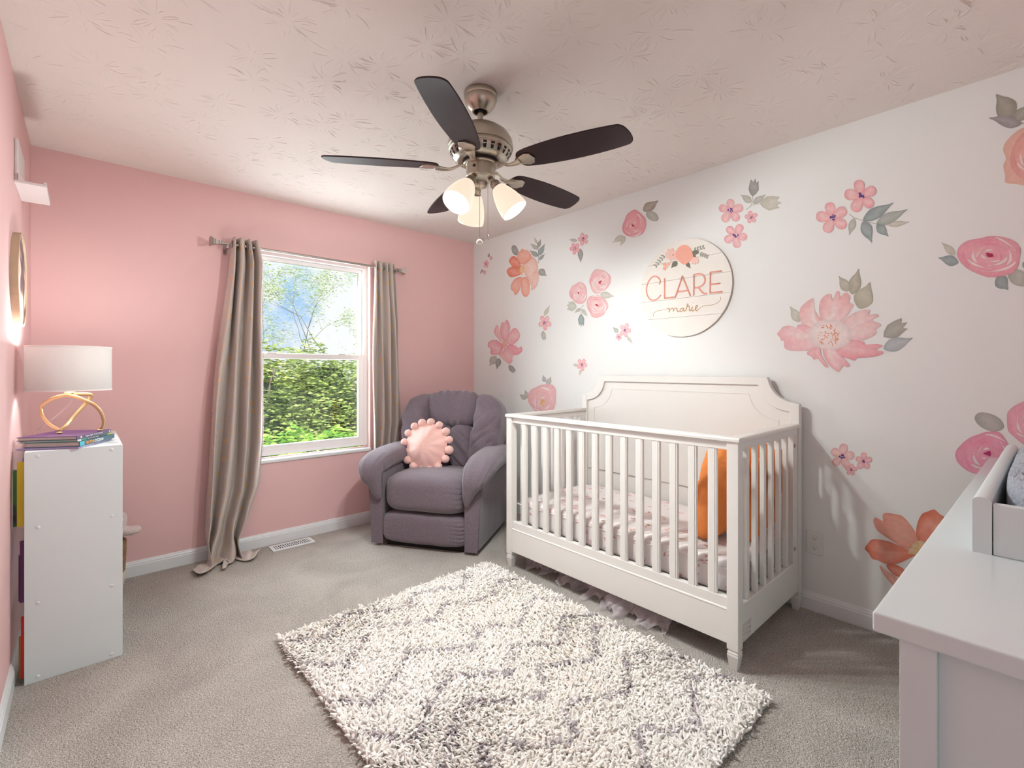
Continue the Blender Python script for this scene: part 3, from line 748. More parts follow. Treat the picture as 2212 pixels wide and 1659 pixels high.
# round pom-pom pillow on the recliner
pc = V3(cxf((-0.125, -0.330, 0.0))); pc[2] = 0.660
pn = V3((-0.84, -0.50, 0.22)); pn /= np.linalg.norm(pn); pu = np.cross(pn, (0, 0, 1.0)); pu /= np.linalg.norm(pu); pv = np.cross(pu, pn)
pom = thing('pompom_pillow', tuple(pc - V3((0, 0, 0.17))), 'round blush pink pillow edged with pompoms on the recliner seat', 'pillow')
def pomfn(p, q):
    q = q.copy(); r = min(1.0, math.hypot(p[0], p[1])); q[2] *= (1 - r ** 2.5 * 0.85)
    a = math.atan2(p[1], p[0]); q[2] += 0.004 * r * math.sin(a * 11) + 0.004 * math.sin(q[0] * 40 + q[1] * 25); q[0] *= 1 + 0.02 * math.sin(a * 5); q[1] *= 1 + 0.02 * math.cos(a * 4)
    return q
B().puff(pc, (0.168, 0.168, 0.062), 2.3, 22, pomfn, basis=(pu, pv, pn)).obj('cover', M_plush, pom, smooth=True)
for k in range(16):
    a = 2 * math.pi * (k + 0.3) / 16 + random.uniform(-.03, .03); rr = 0.189
    c = pc + pu * rr * math.cos(a) + pv * rr * math.sin(a) * 0.95; s = random.uniform(0.029, 0.034)
    B().puff(c, (s, s, s * 0.95), 2.0, 6, lambda p, q: q * (1 + 0.05 * mnoise.noise(Vector(tuple(p * 3))))).obj('pompom', M_plush, pom, smooth=True)

# ================================================================== RUG
RC = [V3(at_z(607, 1360, 0.03))[:2], V3(at_z(1065, 1213, 0.03))[:2], V3(at_z(1668, 1510, 0.03))[:2]]
rx0, rx1, ry0, ry1 = 0.655, 1.875, 0.655, 2.300
rug_lines = [[(50, 385), (225, 370), (310, 265), (450, 255), (560, 245), (590, 185), (700, 165), (800, 155), (825, 95)],
    [(100, 480), (280, 495), (340, 420), (410, 320), (560, 315), (690, 300), (715, 230), (800, 222), (925, 190), (960, 125), (1040, 118)],
    [(180, 640), (250, 640), (430, 655), (500, 560), (550, 435), (700, 430), (850, 415), (870, 330), (1060, 320), (1090, 240), (1110, 205), (1290, 210)],
    [(340, 800), (600, 800), (640, 690), (690, 600), (730, 540), (1010, 530), (1020, 410), (1230, 400), (1250, 280), (1420, 270)],
    [(690, 960), (740, 890), (760, 810), (800, 660), (850, 640), (1130, 640), (1160, 580), (1140, 500), (1380, 470), (1390, 370), (1385, 325), (1530, 325)],
    [(900, 960), (890, 830), (1290, 830), (1250, 690), (1265, 650), (1520, 610), (1510, 490), (1490, 440), (1790, 450)],
    [(1600, 960), (1580, 860), (1545, 775), (1830, 780), (1805, 640), (1775, 550), (2000, 545)]]
def rug():
    t = thing('shag_rug', ((rx0 + rx1) / 2, (ry0 + ry1) / 2, 0), 'cream shaggy rug with thin grey zigzag lines on the carpet', 'rug')
    B().box(rx0 + .01, rx1 - .01, ry0 + .01, ry1 - .01, 0.001, 0.014).obj('backing', mat('rug_backing', (0.80, 0.76, 0.70), 0.95, var=0.15, var_scale=90), t)
    segs = []
    for ln in rug_lines:
        w = [at_z(600 + x / 2.011, 1190 + y / 2.011, 0.035)[:2] for x, y in ln]
        segs += list(zip(w[:-1], w[1:]))
    segs = np.array(segs)
    r = np.random.default_rng(5); sp = 0.0073
    gx, gy = np.meshgrid(np.arange(rx0, rx1, sp), np.arange(ry0, ry1, sp)); n = gx.size
    px = gx.ravel() + r.uniform(-.5, .5, n) * sp; py = gy.ravel() + r.uniform(-.5, .5, n) * sp
    pts = np.stack([px, py], 1)
    dmin = np.full(n, 9.0)
    for a, c in segs:
        d = c - a; tt = np.clip(((pts - a) @ d) / (d @ d), 0, 1); q = a + tt[:, None] * d
        dmin = np.minimum(dmin, np.linalg.norm(pts - q, axis=1))
    dmin += 0.004 * np.sin(px * 60) + 0.003 * np.sin(py * 77)
    # lean direction: smooth swirls plus jitter
    th = 1.6 * np.sin(px * 5.1 + 1.3 * np.sin(py * 7)) + 1.6 * np.cos(py * 6.3 + px * 2) + r.normal(0, 1.0, n)
    th = th * 1.0
    lean = r.uniform(0.6, 1.4, n); ln = r.uniform(0.024, 0.040, n)
    w0 = r.uniform(0.0025, 0.0042, n)
    K = 5; side = 4
    V = np.zeros((n, K, side, 3)); twist = r.uniform(-2.5, 2.5, n); curl = r.uniform(-2.0, 2.0, n)
    pos = np.stack([px, py, np.full(n, 0.010)], 1); 
    for k in range(K):
        t01 = k / (K - 1)
        if k > 0:
            le = lean * (0.25 + 1.0 * t01) ; az = th + curl * t01
            step = ln / (K - 1)
            pos = pos + np.stack([np.cos(az) * np.sin(le) * step, np.sin(az) * np.sin(le) * step, np.cos(le) * step], 1)
            pos[:, 2] = np.maximum(pos[:, 2], 0.012)
        w = w0 * (0.75 + 0.8 * math.sin(math.pi * min(1, t01 * 0.85 + 0.05))) * (1.0 if k < K - 1 else 0.35)
        for j in range(side):
            q = 2 * math.pi * j / side + twist * t01
            off = np.stack([np.cos(q) * w, np.sin(q) * w, 0.55 * np.sin(q + 0.7 + th) * w], 1)
            V[:, k, j, :] = pos + off
    base = np.arange(n)[:, None] * (K * side)
    quads = []
    for k in range(K - 1):
        for j in range(side):
            quads.append(np.concatenate([base + k * side + j, base + k * side + (j + 1) % side, base + (k + 1) * side + (j + 1) % side, base + (k + 1) * side + j], 1))
    quads.append(np.concatenate([base + (K - 1) * side + j for j in range(side)], 1))
    Fq = np.concatenate(quads, 0)
    me = bpy.data.meshes.new('pile'); nv = n * K * side; nf = len(Fq)
    me.vertices.add(nv); me.vertices.foreach_set('co', V.reshape(-1)); me.loops.add(nf * 4); me.loops.foreach_set('vertex_index', Fq.reshape(-1).astype(np.int32))
    me.polygons.add(nf); me.polygons.foreach_set('loop_start', np.arange(0, nf * 4, 4, dtype=np.int32)); me.polygons.foreach_set('loop_total', np.full(nf, 4, np.int32))
    me.polygons.foreach_set('use_smooth', np.ones(nf, bool)); me.update(calc_edges=True); me.validate()
    cream = np.array([0.93, 0.87, 0.795]); white = np.array([0.97, 0.94, 0.905]); grey = np.array([0.47, 0.425, 0.44])
    mixn = np.clip(0.5 + 0.5 * np.sin(px * 4 + 2 * np.sin(py * 3)) * .5 + r.normal(0, .3, n), 0, 1)[:, None]
    c = cream * (1 - mixn) + white * mixn; c *= r.uniform(0.93, 1.02, (n, 1)); c = np.minimum(c, 0.99)
    g = np.clip(1 - (dmin - 0.0075) / 0.006, 0, 1)[:, None] * (r.random((n, 1)) < 0.85); c = c * (1 - g) + grey * g * r.uniform(.8, 1.3, (n, 1))
    ca = me.color_attributes.new('Col', 'FLOAT_COLOR', 'POINT'); arr = np.ones((n, K * side, 4)); arr[:, :, :3] = c[:, None, :]
    ca.data.foreach_set('color', arr.reshape(-1)); mw = vcol_mat('wool_pile', 0.9, 0.06, 200); me.materials.append(mw)
    tr = N(mw, 'ShaderNodeBsdfTranslucent'); mxs = N(mw, 'ShaderNodeMixShader'); mxs.inputs[0].default_value = 0.0
    at = [x for x in mw.node_tree.nodes if x.type == 'ATTRIBUTE'][0]; ou = [x for x in mw.node_tree.nodes if x.type == 'OUTPUT_MATERIAL'][0]
    L(mw, at.outputs['Color'], tr.inputs['Color']); L(mw, P(mw).outputs[0], mxs.inputs[1]); L(mw, tr.outputs[0], mxs.inputs[2]); L(mw, mxs.outputs[0], ou.inputs[0])
    o = bpy.data.objects.new('pile', me); COL.objects.link(o); o.parent = t; o.location = tuple(-WL[t]); WL[o] = V3((0, 0, 0)); o['kind'] = 'stuff'
rug()

# ================================================================== CEILING FAN
FC = V3((1.280, 1.620, 0)); VR = V3((RX, RY, 0)); VF = V3((FX, FY, 0)); UZ = V3((0, 0, 1.0))
fan = thing('ceiling_fan', (FC[0], FC[1], 2.03), 'brushed nickel ceiling fan with five dark blades and three lit shades', 'ceiling fan')
def FP(z): return (FC[0], FC[1], z)
can = B().lathe([(0.0, 0.0), (0.070, 0.0), (0.0725, -0.006), (0.0725, -0.020), (0.070, -0.024), (0.0715, -0.030), (0.066, -0.050), (0.052, -0.070), (0.039, -0.080), (0.036, -0.084), (0.030, -0.084), (0.029, -0.078), (0.029, -0.05)], FP(2.44), n=40)
can = can.obj('canopy', M_nickel, fan, smooth=True, angle=0.7)
B().lathe([(0.0, 0), (0.029, 0)], FP(2.372), n=20).obj('canopy_opening', M_dark, can)
B().cyl(FP(2.27), FP(2.39), 0.0125, n=20).obj('downrod', M_nickel, fan, smooth=True, angle=0.7)
B().lathe([(0.013, 2.300), (0.030, 2.297), (0.060, 2.290), (0.095, 2.276), (0.122, 2.255), (0.138, 2.228), (0.1425, 2.203), (0.1425, 2.196), (0.136, 2.194), (0.136, 2.190), (0.1385, 2.188), (0.1385, 2.183), (0.133, 2.181), (0.133, 2.178),
           (0.128, 2.165), (0.118, 2.150), (0.104, 2.140), (0.094, 2.137), (0.080, 2.137), (0.0, 2.137)], FP(0), n=56).obj('motor_housing', M_nickel, fan, smooth=True, angle=0.5)
vs = None
for k in range(24):
    a = 2 * math.pi * k / 24; d = V3((math.cos(a), math.sin(a), 0)); tdir = V3((-math.sin(a), math.cos(a), 0))
    p0, p1 = V3(FP(2.1745)) + d * 0.1318, V3(FP(2.150)) + d * 0.1175
    w0, w1 = 0.0085, 0.0055; nrm = V3((d[0] * .8, d[1] * .8, -.6)) * 0.0012
    B().add([p0 - tdir * w0 + nrm, p0 + tdir * w0 + nrm, p1 + tdir * w1 + nrm, p1 - tdir * w1 + nrm, p0 - tdir * w0 - nrm, p0 + tdir * w0 - nrm, p1 + tdir * w1 - nrm, p1 - tdir * w1 - nrm],
            [(0, 1, 2, 3), (7, 6, 5, 4), (0, 4, 5, 1), (1, 5, 6, 2), (2, 6, 7, 3), (3, 7, 4, 0)]).obj('vent_slot', M_dark, fan)
B().lathe([(0.0, 2.139), (0.078, 2.139), (0.078, 2.128), (0.0, 2.128)], FP(0), n=40).obj('rotor_gap', M_dark, fan)
B().lathe([(0.0, 2.131), (0.076, 2.131), (0.0765, 2.122), (0.073, 2.119), (0.066, 2.118), (0.0, 2.118)], FP(0), n=40).obj('flywheel', M_nickel, fan, smooth=True, angle=0.5)
sw = B().lathe([(0.0, 2.118), (0.063, 2.118), (0.064, 2.114), (0.062, 2.078), (0.0625, 2.072), (0.056, 2.062), (0.044, 2.055), (0.030, 2.050), (0.030, 2.038), (0.026, 2.030), (0.0, 2.029)], FP(0), n=40).obj('switch_housing', M_nickel, fan, smooth=True, angle=0.5)
sd = -VF * 0.93 - VR * 0.36; sd /= np.linalg.norm(sd)
B().obox(V3(FP(2.100)) + sd * 0.0625, 0.006, 0.0022, 0.005, np.cross(UZ, sd), sd, UZ).obj('reverse_switch', M_dark, sw)
bl_out = [(0.190, -0.036), (0.180, 0.0), (0.188, 0.034), (0.215, 0.052), (0.30, 0.064), (0.42, 0.070), (0.54, 0.066), (0.625, 0.056), (0.645, 0.048), (0.655, 0.030), (0.653, -0.006), (0.642, -0.040), (0.628, -0.058), (0.605, -0.066), (0.50, -0.072), (0.38, -0.071), (0.28, -0.062), (0.22, -0.052)]
bl_out = [tuple(p) for p in np.array(catmull([(a, b, 0) for a, b in bl_out], 4, closed=True))[:, :2]]
for k in range(5):
    a = math.radians(2.3 + 72 * k); d = V3((math.cos(a), math.sin(a), 0)); s = V3((-math.sin(a), math.cos(a), 0))
    pit = math.radians(-12); s2 = s * math.cos(pit) + UZ * math.sin(pit)
    o = V3(FP(2.112))
    up = np.cross(d, s2)
    B().prism(bl_out, -0.003, 0.003, lambda p, h: o + d * p[0] * 1.0 + s2 * p[1] + up * h).obj('blade', M_blade, fan, bevel=0.0015)
    # blade iron: narrow arm that dips out of the hub and widens to a three-lobed bracket
    b = B(); arm = catmull([o + d * 0.060 + UZ * 0.012, o + d * 0.095 + UZ * 0.004, o + d * 0.130 - UZ * 0.012, o + d * 0.165 - UZ * 0.013 + s * .002, o + d * 0.195 - UZ * 0.008], 5)
    b.tube(arm, [0.013, 0.012, 0.011, 0.0105, 0.010, 0.010, 0.010, 0.0105, 0.011, 0.011, 0.012, 0.013, 0.013, 0.014, 0.015, 0.016, 0.018, 0.019, 0.020, 0.021, 0.022][:len(arm)], 12, flat=0.42)
    br = [(0.175, -0.013), (0.170, 0.0), (0.175, 0.013), (0.200, 0.026), (0.225, 0.036), (0.247, 0.030), (0.252, 0.017), (0.262, 0.0), (0.252, -0.017), (0.247, -0.030), (0.225, -0.036), (0.200, -0.026)]
    b.prism(br, -0.012, -0.0032, lambda p, h: o + d * p[0] + s2 * p[1] + up * (h + 0.003 * abs(p[1]) / 0.036))
    ir = b.obj('blade_iron', M_nickel, fan, smooth=True, bevel=0.003, angle=0.6)
# light kit
shade_prof = [(0.020, 0.0), (0.028, 0.006), (0.036, 0.020), (0.045, 0.042), (0.053, 0.068), (0.0585, 0.095), (0.061, 0.118), (0.0605, 0.132)]
shade_in = [(r - 0.003, h) for r, h in shade_prof[::-1]]; shade_in[-1] = (0.017, 0.002)
for th in (-8, 112, 232):
    q = math.radians(th); d = VR * math.cos(q) + VF * math.sin(q)
    tl = math.radians(36); ax = d * math.sin(tl) - UZ * math.cos(tl)
    n0 = V3(FP(2.062)) + d * 0.040; n1 = V3(FP(2.036)) + d * 0.066
    b = B().tube(catmull([n0, n0 + d * 0.012 - UZ * 0.004, n1 - ax * 0.006], 5), 0.011, 12)
    b.lathe([(0.0, -0.020), (0.018, -0.020), (0.022, -0.012), (0.0225, 0.004), (0.026, 0.008), (0.026, 0.012), (0.0, 0.012)], n1 + ax * 0.006, ax, n=24)
    arm_ = b.obj('light_arm', M_nickel, fan, smooth=True, angle=0.6)
    sh = B().lathe(shade_prof + shade_in, n1 + ax * 0.012, ax, n=40, closed=True).obj('glass_shade', M_opal, fan, smooth=True)
    B().lathe([(0.0, 0.0), (0.010, 0.004), (0.014, 0.020), (0.022, 0.040), (0.0285, 0.060), (0.029, 0.072), (0.024, 0.088), (0.013, 0.098), (0.0, 0.101)], n1 + ax * 0.014, ax, n=20).obj('bulb', M_bulb, sh, smooth=True)
    lo_ = light('fan_lamp', 'SPOT', tuple(n1 + ax * 0.146), FAN_POWER, (0.93, 1.0, 0.98), shadow_soft_size=0.028, spot_size=math.radians(172), spot_blend=0.35)
    lo_.rotation_euler = Vector(tuple(ax)).to_track_quat('-Z', 'Y').to_euler()
for px, py, zt, name in ((1036, 523, 2.045, 'disc'), (1054, 512, 2.045, 'drop')):
    e = V3(at_t(px, py, 2.015 if name == 'disc' else 2.05))
    b = B(); b.tube([(e[0], e[1], zt), (e[0], e[1], e[2] + 0.012)], 0.0009, 6)
    z = e[2] + 0.012
    while z < zt: b.puff((e[0], e[1], z), (0.0017, 0.0017, 0.0017), 2, 1); z += 0.0055
    pc_ = b.obj('pull_chain', M_nickel, fan)
    if name == 'disc':
        dd = V3((-0.35, -0.55, -0.55)); dd /= np.linalg.norm(dd)
        B().lathe([(0.0, 0.004), (0.010, 0.0035), (0.0135, 0.0), (0.010, -0.0035), (0.0, -0.004)], (e[0], e[1], e[2]), dd, 20).obj('chain_pull', mat('pull_porcelain', (0.75, 0.68, 0.6), 0.25, 0.4, var=0.02), pc_, smooth=True)
    else:
        B().puff((e[0], e[1], e[2]), (0.006, 0.004, 0.012), 2.4, 5).obj('chain_pull', M_nickel, pc_, smooth=True)

# ================================================================== CURTAIN ROD AND CURTAINS
RY_, RZ = 3.520, 2.052
rod = thing('curtain_rod', (1.29, RY_, RZ), 'brushed nickel curtain rod with flared square finials above the window', 'curtain rod')
B().cyl((0.66, RY_, RZ), (1.925, RY_, RZ), 0.0095, n=16).obj('rod', M_steel, rod, smooth=True, angle=0.6)
def finial(x, sg):
    b = B(); 
    for h0_, h1_, a, c in ((0.0, 0.008, .014, .014), (0.008, 0.012, .010, .010), (0.012, 0.020, .016, .016), (0.020, 0.026, .013, .013), (0.026, 0.040, .015, .018), (0.040, 0.055, .018, .024), (0.055, 0.068, .024, .034), (0.068, 0.071, .034, .033)):
        n = 4; v = []
        for h, w in ((h0_, a), (h1_, c)):
            for k in range(n):
                q = math.pi / 4 + math.pi / 2 * k; v.append((x + sg * h, RY_ + w * 1.2 * math.cos(q), RZ + w * 1.2 * math.sin(q)))
        b.add(v, [(0, 1, 2, 3), (7, 6, 5, 4)] + [(k, 4 + k, 4 + (k + 1) % 4, (k + 1) % 4) for k in range(4)])
    return b.obj('finial', M_steel, rod, bevel=0.001)
finial(0.662, -1); finial(1.905, 1)
for x in (0.690, 1.893):
    b = B(); b.box(x - 0.007, x + 0.007, RY_ - 0.004, YW - 0.002, RZ - 0.030, RZ - 0.016); b.box(x - 0.007, x + 0.007, RY_ - 0.014, RY_ + 0.014, RZ - 0.018, RZ - 0.008); b.box(x - 0.010, x + 0.010, YW - 0.006, YW - 0.0005, RZ - 0.055, RZ + 0.02)
    b.obj('bracket', M_steel, rod, bevel=0.002)
M_curt = mat('star_curtain_cloth', (0.47, 0.39, 0.345), 0.85, sheen=0.25, spec=0.2)
def _curt():
    m = M_curt; t = N(m, 'ShaderNodeUVMap'); prev = None; facs = []
    for scale, R, off in ((8.0, 0.150, 0.0), (21.0, 0.15, 5.3), (13.0, 0.13, 9.1)):
        mp = N(m, 'ShaderNodeMapping'); mp.inputs['Location'].default_value = (off, off * .6, 0); L(m, t.outputs[0], mp.inputs['Vector'])
        vo = N(m, 'ShaderNodeTexVoronoi', Scale=scale, voronoi_dimensions='2D'); vo.inputs['Randomness'].default_value = 0.75; L(m, mp.outputs[0], vo.inputs['Vector'])
        df = N(m, 'ShaderNodeVectorMath', operation='SUBTRACT'); 
        L(m, mp.outputs[0], df.inputs[0]); L(m, vo.outputs['Position'], df.inputs[1])
        sp = N(m, 'ShaderNodeSeparateXYZ'); L(m, df.outputs[0], sp.inputs[0])
        at = N(m, 'ShaderNodeMath', operation='ARCTAN2'); L(m, sp.outputs['Y'], at.inputs[0]); L(m, sp.outputs['X'], at.inputs[1])
        m5 = N(m, 'ShaderNodeMath', operation='MULTIPLY'); m5.inputs[1].default_value = 5.0; L(m, at.outputs[0], m5.inputs[0])
        cs = N(m, 'ShaderNodeMath', operation='COSINE'); L(m, m5.outputs[0], cs.inputs[0])
        rr = N(m, 'ShaderNodeMath', operation='MULTIPLY_ADD'); rr.inputs[1].default_value = 0.34 * R; rr.inputs[2].default_value = 0.66 * R; L(m, cs.outputs[0], rr.inputs[0])
        lt = N(m, 'ShaderNodeMath', operation='LESS_THAN'); L(m, vo.outputs['Distance'], lt.inputs[0]); L(m, rr.outputs[0], lt.inputs[1])
        sc = N(m, 'ShaderNodeSeparateColor'); L(m, vo.outputs['Color'], sc.inputs[0])
        g = N(m, 'ShaderNodeMath', operation='GREATER_THAN'); g.inputs[1].default_value = 0.5; L(m, sc.outputs[0], g.inputs[0])
        ml = N(m, 'ShaderNodeMath', operation='MULTIPLY'); L(m, lt.outputs[0], ml.inputs[0]); L(m, g.outputs[0], ml.inputs[1]); facs.append(ml)
    a = N(m, 'ShaderNodeMath', operation='MAXIMUM'); L(m, facs[0].outputs[0], a.inputs[0]); L(m, facs[1].outputs[0], a.inputs[1])
    b_ = N(m, 'ShaderNodeMath', operation='MAXIMUM'); L(m, a.outputs[0], b_.inputs[0]); L(m, facs[2].outputs[0], b_.inputs[1])
    ns = N(m, 'ShaderNodeTexNoise', Scale=600.0); L(m, t.outputs[0], ns.inputs['Vector'])
    base = N(m, 'ShaderNodeMix', data_type='RGBA'); base.inputs['A'].default_value = (0.49, 0.415, 0.375, 1); base.inputs['B'].default_value = (0.62, 0.54, 0.50, 1); L(m, ns.outputs['Fac'], base.inputs['Factor'])
    mx = N(m, 'ShaderNodeMix', data_type='RGBA'); L(m, b_.outputs[0], mx.inputs['Factor']); L(m, base.outputs['Result'], mx.inputs['A']); mx.inputs['B'].default_value = (0.78, 0.46, 0.12, 1)
    L(m, mx.outputs['Result'], P(m).inputs['Base Color'])
    mm = N(m, 'ShaderNodeMath', operation='MULTIPLY'); mm.inputs[1].default_value = 0.5; L(m, b_.outputs[0], mm.inputs[0]); L(m, mm.outputs[0], P(m).inputs['Metallic'])
    mr = N(m, 'ShaderNodeMapRange'); mr.inputs['To Min'].default_value = 0.85; mr.inputs['To Max'].default_value = 0.3; L(m, b_.outputs[0], mr.inputs['Value']); L(m, mr.outputs['Result'], P(m).inputs['Roughness'])
_curt()
def lerp_tab(tab, z):
    for (z0, a), (z1, c) in zip(tab[:-1], tab[1:]):
        if (z0 >= z >= z1): t = (z0 - z) / (z0 - z1); t = t * t * (3 - 2 * t) if False else t; return a + (c - a) * t
    return tab[0][1] if z > tab[0][0] else tab[-1][1]
def curtain(left, right, nf, top, cat_label, pool, phase=0.0, cloth=0.74, amp0=0.044):
    """left/right: tables of (z, x); hangs in front of the wall, puddles on the floor"""
    tot = top + pool
    def fn(a, v):
        s = v * tot; z = top - s; onfl = max(0.0, -z + 0.010)
        zz = max(z, 0.0); x0, x1 = lerp_tab(left, zz), lerp_tab(right, zz)
        u = a + 0.012 * math.sin(a * 9 + zz * 3)
        x = x0 + (x1 - x0) * u
        ph = 2 * math.pi * nf * a + phase
        am = amp0 * (1 + 0.45 * (1 - zz / top)) 
        ph += 0.35 * math.sin(ph) + 0.5 * math.sin(a * 5 + 1); f = math.cos(ph)
        y = RY_ + am * f * (1 + 0.15 * math.sin(a * 17 + zz * 2.2)) + 0.006 * math.sin(zz * 5 + a * 20)
        x += 0.010 * math.sin(ph * 1 + 0.9) * (1 - zz / top) + 0.006 * math.sin(zz * 4 + a * 12)
        y = min(y, YW - 0.020)
        if z < 0.34:                                     # slack cloth folds as it reaches the carpet
            k = (0.34 - max(z, 0)) / 0.34
            y += -0.035 * k * k * (1 + 0.6 * math.sin(a * 11 + 1)); x += 0.020 * k * math.sin(a * 8 + 2) + 0.012 * k * math.sin(z * 22 + a * 9)
        if z <= 0.010:
            dirx = (-1.0 + 2.2 * (0.5 - 0.5 * math.cos(2 * math.pi * 1.5 * a)) ) * 0.55
            y -= onfl * 0.42 * (1 + 0.4 * math.sin(a * 14)); x += onfl * dirx
            z = 0.008 + 0.026 * abs(math.sin(onfl * 26 + a * 7)) * min(1, onfl * 16) * (0.6 + 0.4 * math.sin(a * 21))
        y = min(y, YW - 0.016)
        return (x, y, z)
    o = B().grid(fn, nf * 22, 110, uvs=(cloth, tot)).obj('curtain', M_curt, None, smooth=True, label=cat_label, cat='curtain', group='star curtains at the window', solid=0.0022)
    return o, fn
cl, fnL = curtain([(2.10, 0.712), (1.9, 0.698), (1.23, 0.628), (0.75, 0.590), (0.35, 0.560), (0.0, 0.545)], [(2.10, 0.872), (1.95, 0.905), (1.23, 0.912), (0.75, 0.905), (0.445, 0.880), (0.127, 0.775), (0.0, 0.775)], 4, 2.098,
                  'long left star curtain puddling on the carpet', 0.16, phase=0.3)
cr_, fnR = curtain([(2.10, 1.700), (0.0, 1.685)], [(2.10, 1.875), (1.6, 1.920), (0.8, 1.940), (0.5, 1.90), (0.0, 1.88)], 4, 2.100, 'right star curtain hanging behind the recliner arm', 0.03, phase=1.2, amp0=0.028)
def grommet(fn, a, o):
    c = fn(a, 0.022)
    B().lathe([(0.016, -0.002), (0.026, -0.002), (0.027, 0), (0.026, 0.002), (0.016, 0.002)], (c[0], RY_, RZ), (0.9, -0.42, 0), 20, closed=True).obj('grommet', M_steel, o, smooth=True)
for a in (0.03, 0.22, 0.40, 0.58, 0.77, 0.93): grommet(fnL, a, cl)
for a in (0.06, 0.25, 0.42, 0.60, 0.78, 0.95): grommet(fnR, a, cr_)

# ================================================================== FLOOR VENT
vt = thing('floor_vent', (1.085, 3.505, 0), 'white metal floor vent in the carpet beneath the window', 'vent')
b = B(); b.box(0.945, 1.225, 3.448, 3.470, 0.0, 0.007); b.box(0.945, 1.225, 3.545, 3.566, 0.0, 0.007); b.box(0.945, 0.968, 3.470, 3.545, 0.0, 0.007); b.box(1.205, 1.225, 3.470, 3.545, 0.0, 0.007)
b.obj('frame', M_trim, vt, bevel=0.0015)
B().box(0.966, 1.207, 3.468, 3.547, 0.0005, 0.0015).obj('duct_opening', M_dark, vt)
lv = B().box(0.9742, 0.9805, 3.470, 3.545, 0.0015, 0.0065).obj('louver', M_trim, vt)
for k in range(1, 16): copyof(lv, vt, (k * 0.0148, 0, 0))
B().box(0.966, 1.207, 3.505, 3.510, 0.002, 0.0068).obj('crossbar', M_trim, vt)

# ================================================================== BOOKCASE
BX0, BX1, BY0, BY1, BH = -0.175, 0.122, 2.645, 3.285, 0.910
bc = thing('bookcase', ((BX0 + BX1) / 2, (BY0 + BY1) / 2, 0), 'low white laminate bookcase seen from its end, in the left corner', 'bookcase')
for y0, y1 in ((BY0, BY0 + 0.016), (BY1 - 0.016, BY1)):
    sp_ = B().box(BX0, BX1, y0, y1, 0.0, BH).obj('side_panel', M_furn, bc, bevel=0.001)
    for z in (0.893, 0.610, 0.312, 0.020):
        for x in (BX0 + 0.038, BX1 - 0.036):
            ys = y0 if y0 == BY0 else y1; sg = -1 if y0 == BY0 else 1
            B().lathe([(0.0, 0.0022), (0.0045, 0.0020), (0.0068, 0.0008), (0.0070, -0.0004)], (x, ys, z), (0, sg, 0), 14).obj('screw_cap', M_trim, sp_, smooth=True)
for z in (0.885, 0.602, 0.304, 0.004):
    B().box(BX0, BX1, BY0 + 0.016, BY1 - 0.016, z, z + (0.025 if z > 0.8 else 0.016)).obj('shelf', M_furn, bc, bevel=0.001)
def cover(name, c, rough=0.4): return mat('book_cover_' + name, c, rough, var=0.06, var_scale=30)
M_green = mat('book_cover_green_leaves', (0.01, 0.10, 0.015), 0.3)
def _gr():
    m = M_green; t = N(m, 'ShaderNodeTexCoord'); ns = N(m, 'ShaderNodeTexNoise', Scale=9.0, Detail=3.0); L(m, t.outputs['Object'], ns.inputs['Vector'])
    r = N(m, 'ShaderNodeValToRGB'); r.color_ramp.elements[0].position = 0.4; r.color_ramp.elements[0].color = (0.004, 0.02, 0.05, 1); r.color_ramp.elements[1].position = 0.49; r.color_ramp.elements[1].color = (0.02, 0.20, 0.02, 1)
    L(m, ns.outputs['Fac'], r.inputs['Fac']); L(m, r.outputs['Color'], P(m).inputs['Base Color'])
_gr()
def shelf_book(x0, x1, y0, y1, z0, z1, mt, label):
    t = thing('book', ((x0 + x1) / 2, (y0 + y1) / 2, z0), label, 'book', 'picture books pushed through the open bookcase')
    b = B(); b.box(x0, x1, y0, y0 + 0.0025, z0, z1); b.box(x0, x1, y1 - 0.0025, y1, z0, z1); b.box(x0, x0 + 0.0025, y0 + 0.0025, y1 - 0.0025, z0, z1); b.obj('cover', mt, t)
    B().box(x0 + 0.003, x1 - 0.004, y0 + 0.0025, y1 - 0.0025, z0 + 0.004, z1 - 0.004).obj('pages', M_page, t)
shelf_book(-0.196, 0.02, 2.664, 2.676, 0.618, 0.872, cover('yellow', (0.62, 0.50, 0.02)), 'tall yellow book nearest the end panel on the upper shelf')
shelf_book(-0.208, 0.00, 2.680, 2.700, 0.618, 0.838, M_green, 'dark green leafy book behind the yellow one on the upper shelf')
shelf_book(-0.184, 0.03, 2.706, 2.722, 0.618, 0.880, cover('mauve', (0.45, 0.36, 0.46)), 'pale mauve book third from the end panel on the upper shelf')
shelf_book(-0.188, 0.02, 2.664, 2.680, 0.320, 0.560, cover('plum', (0.10, 0.02, 0.12)), 'dark plum book on the middle shelf by the end panel')
shelf_book(-0.193, 0.01, 2.684, 2.702, 0.320, 0.500, cover('navy', (0.02, 0.02, 0.09)), 'navy book on the middle shelf behind the plum one')
shelf_book(-0.185, 0.03, 2.664, 2.674, 0.020, 0.262, cover('red', (0.70, 0.01, 0.02)), 'thin bright red book on the bottom shelf by the end panel')
shelf_book(-0.192, 0.02, 2.677, 2.691, 0.020, 0.180, cover('amber', (0.50, 0.22, 0.02)), 'amber book on the bottom shelf behind the red one')

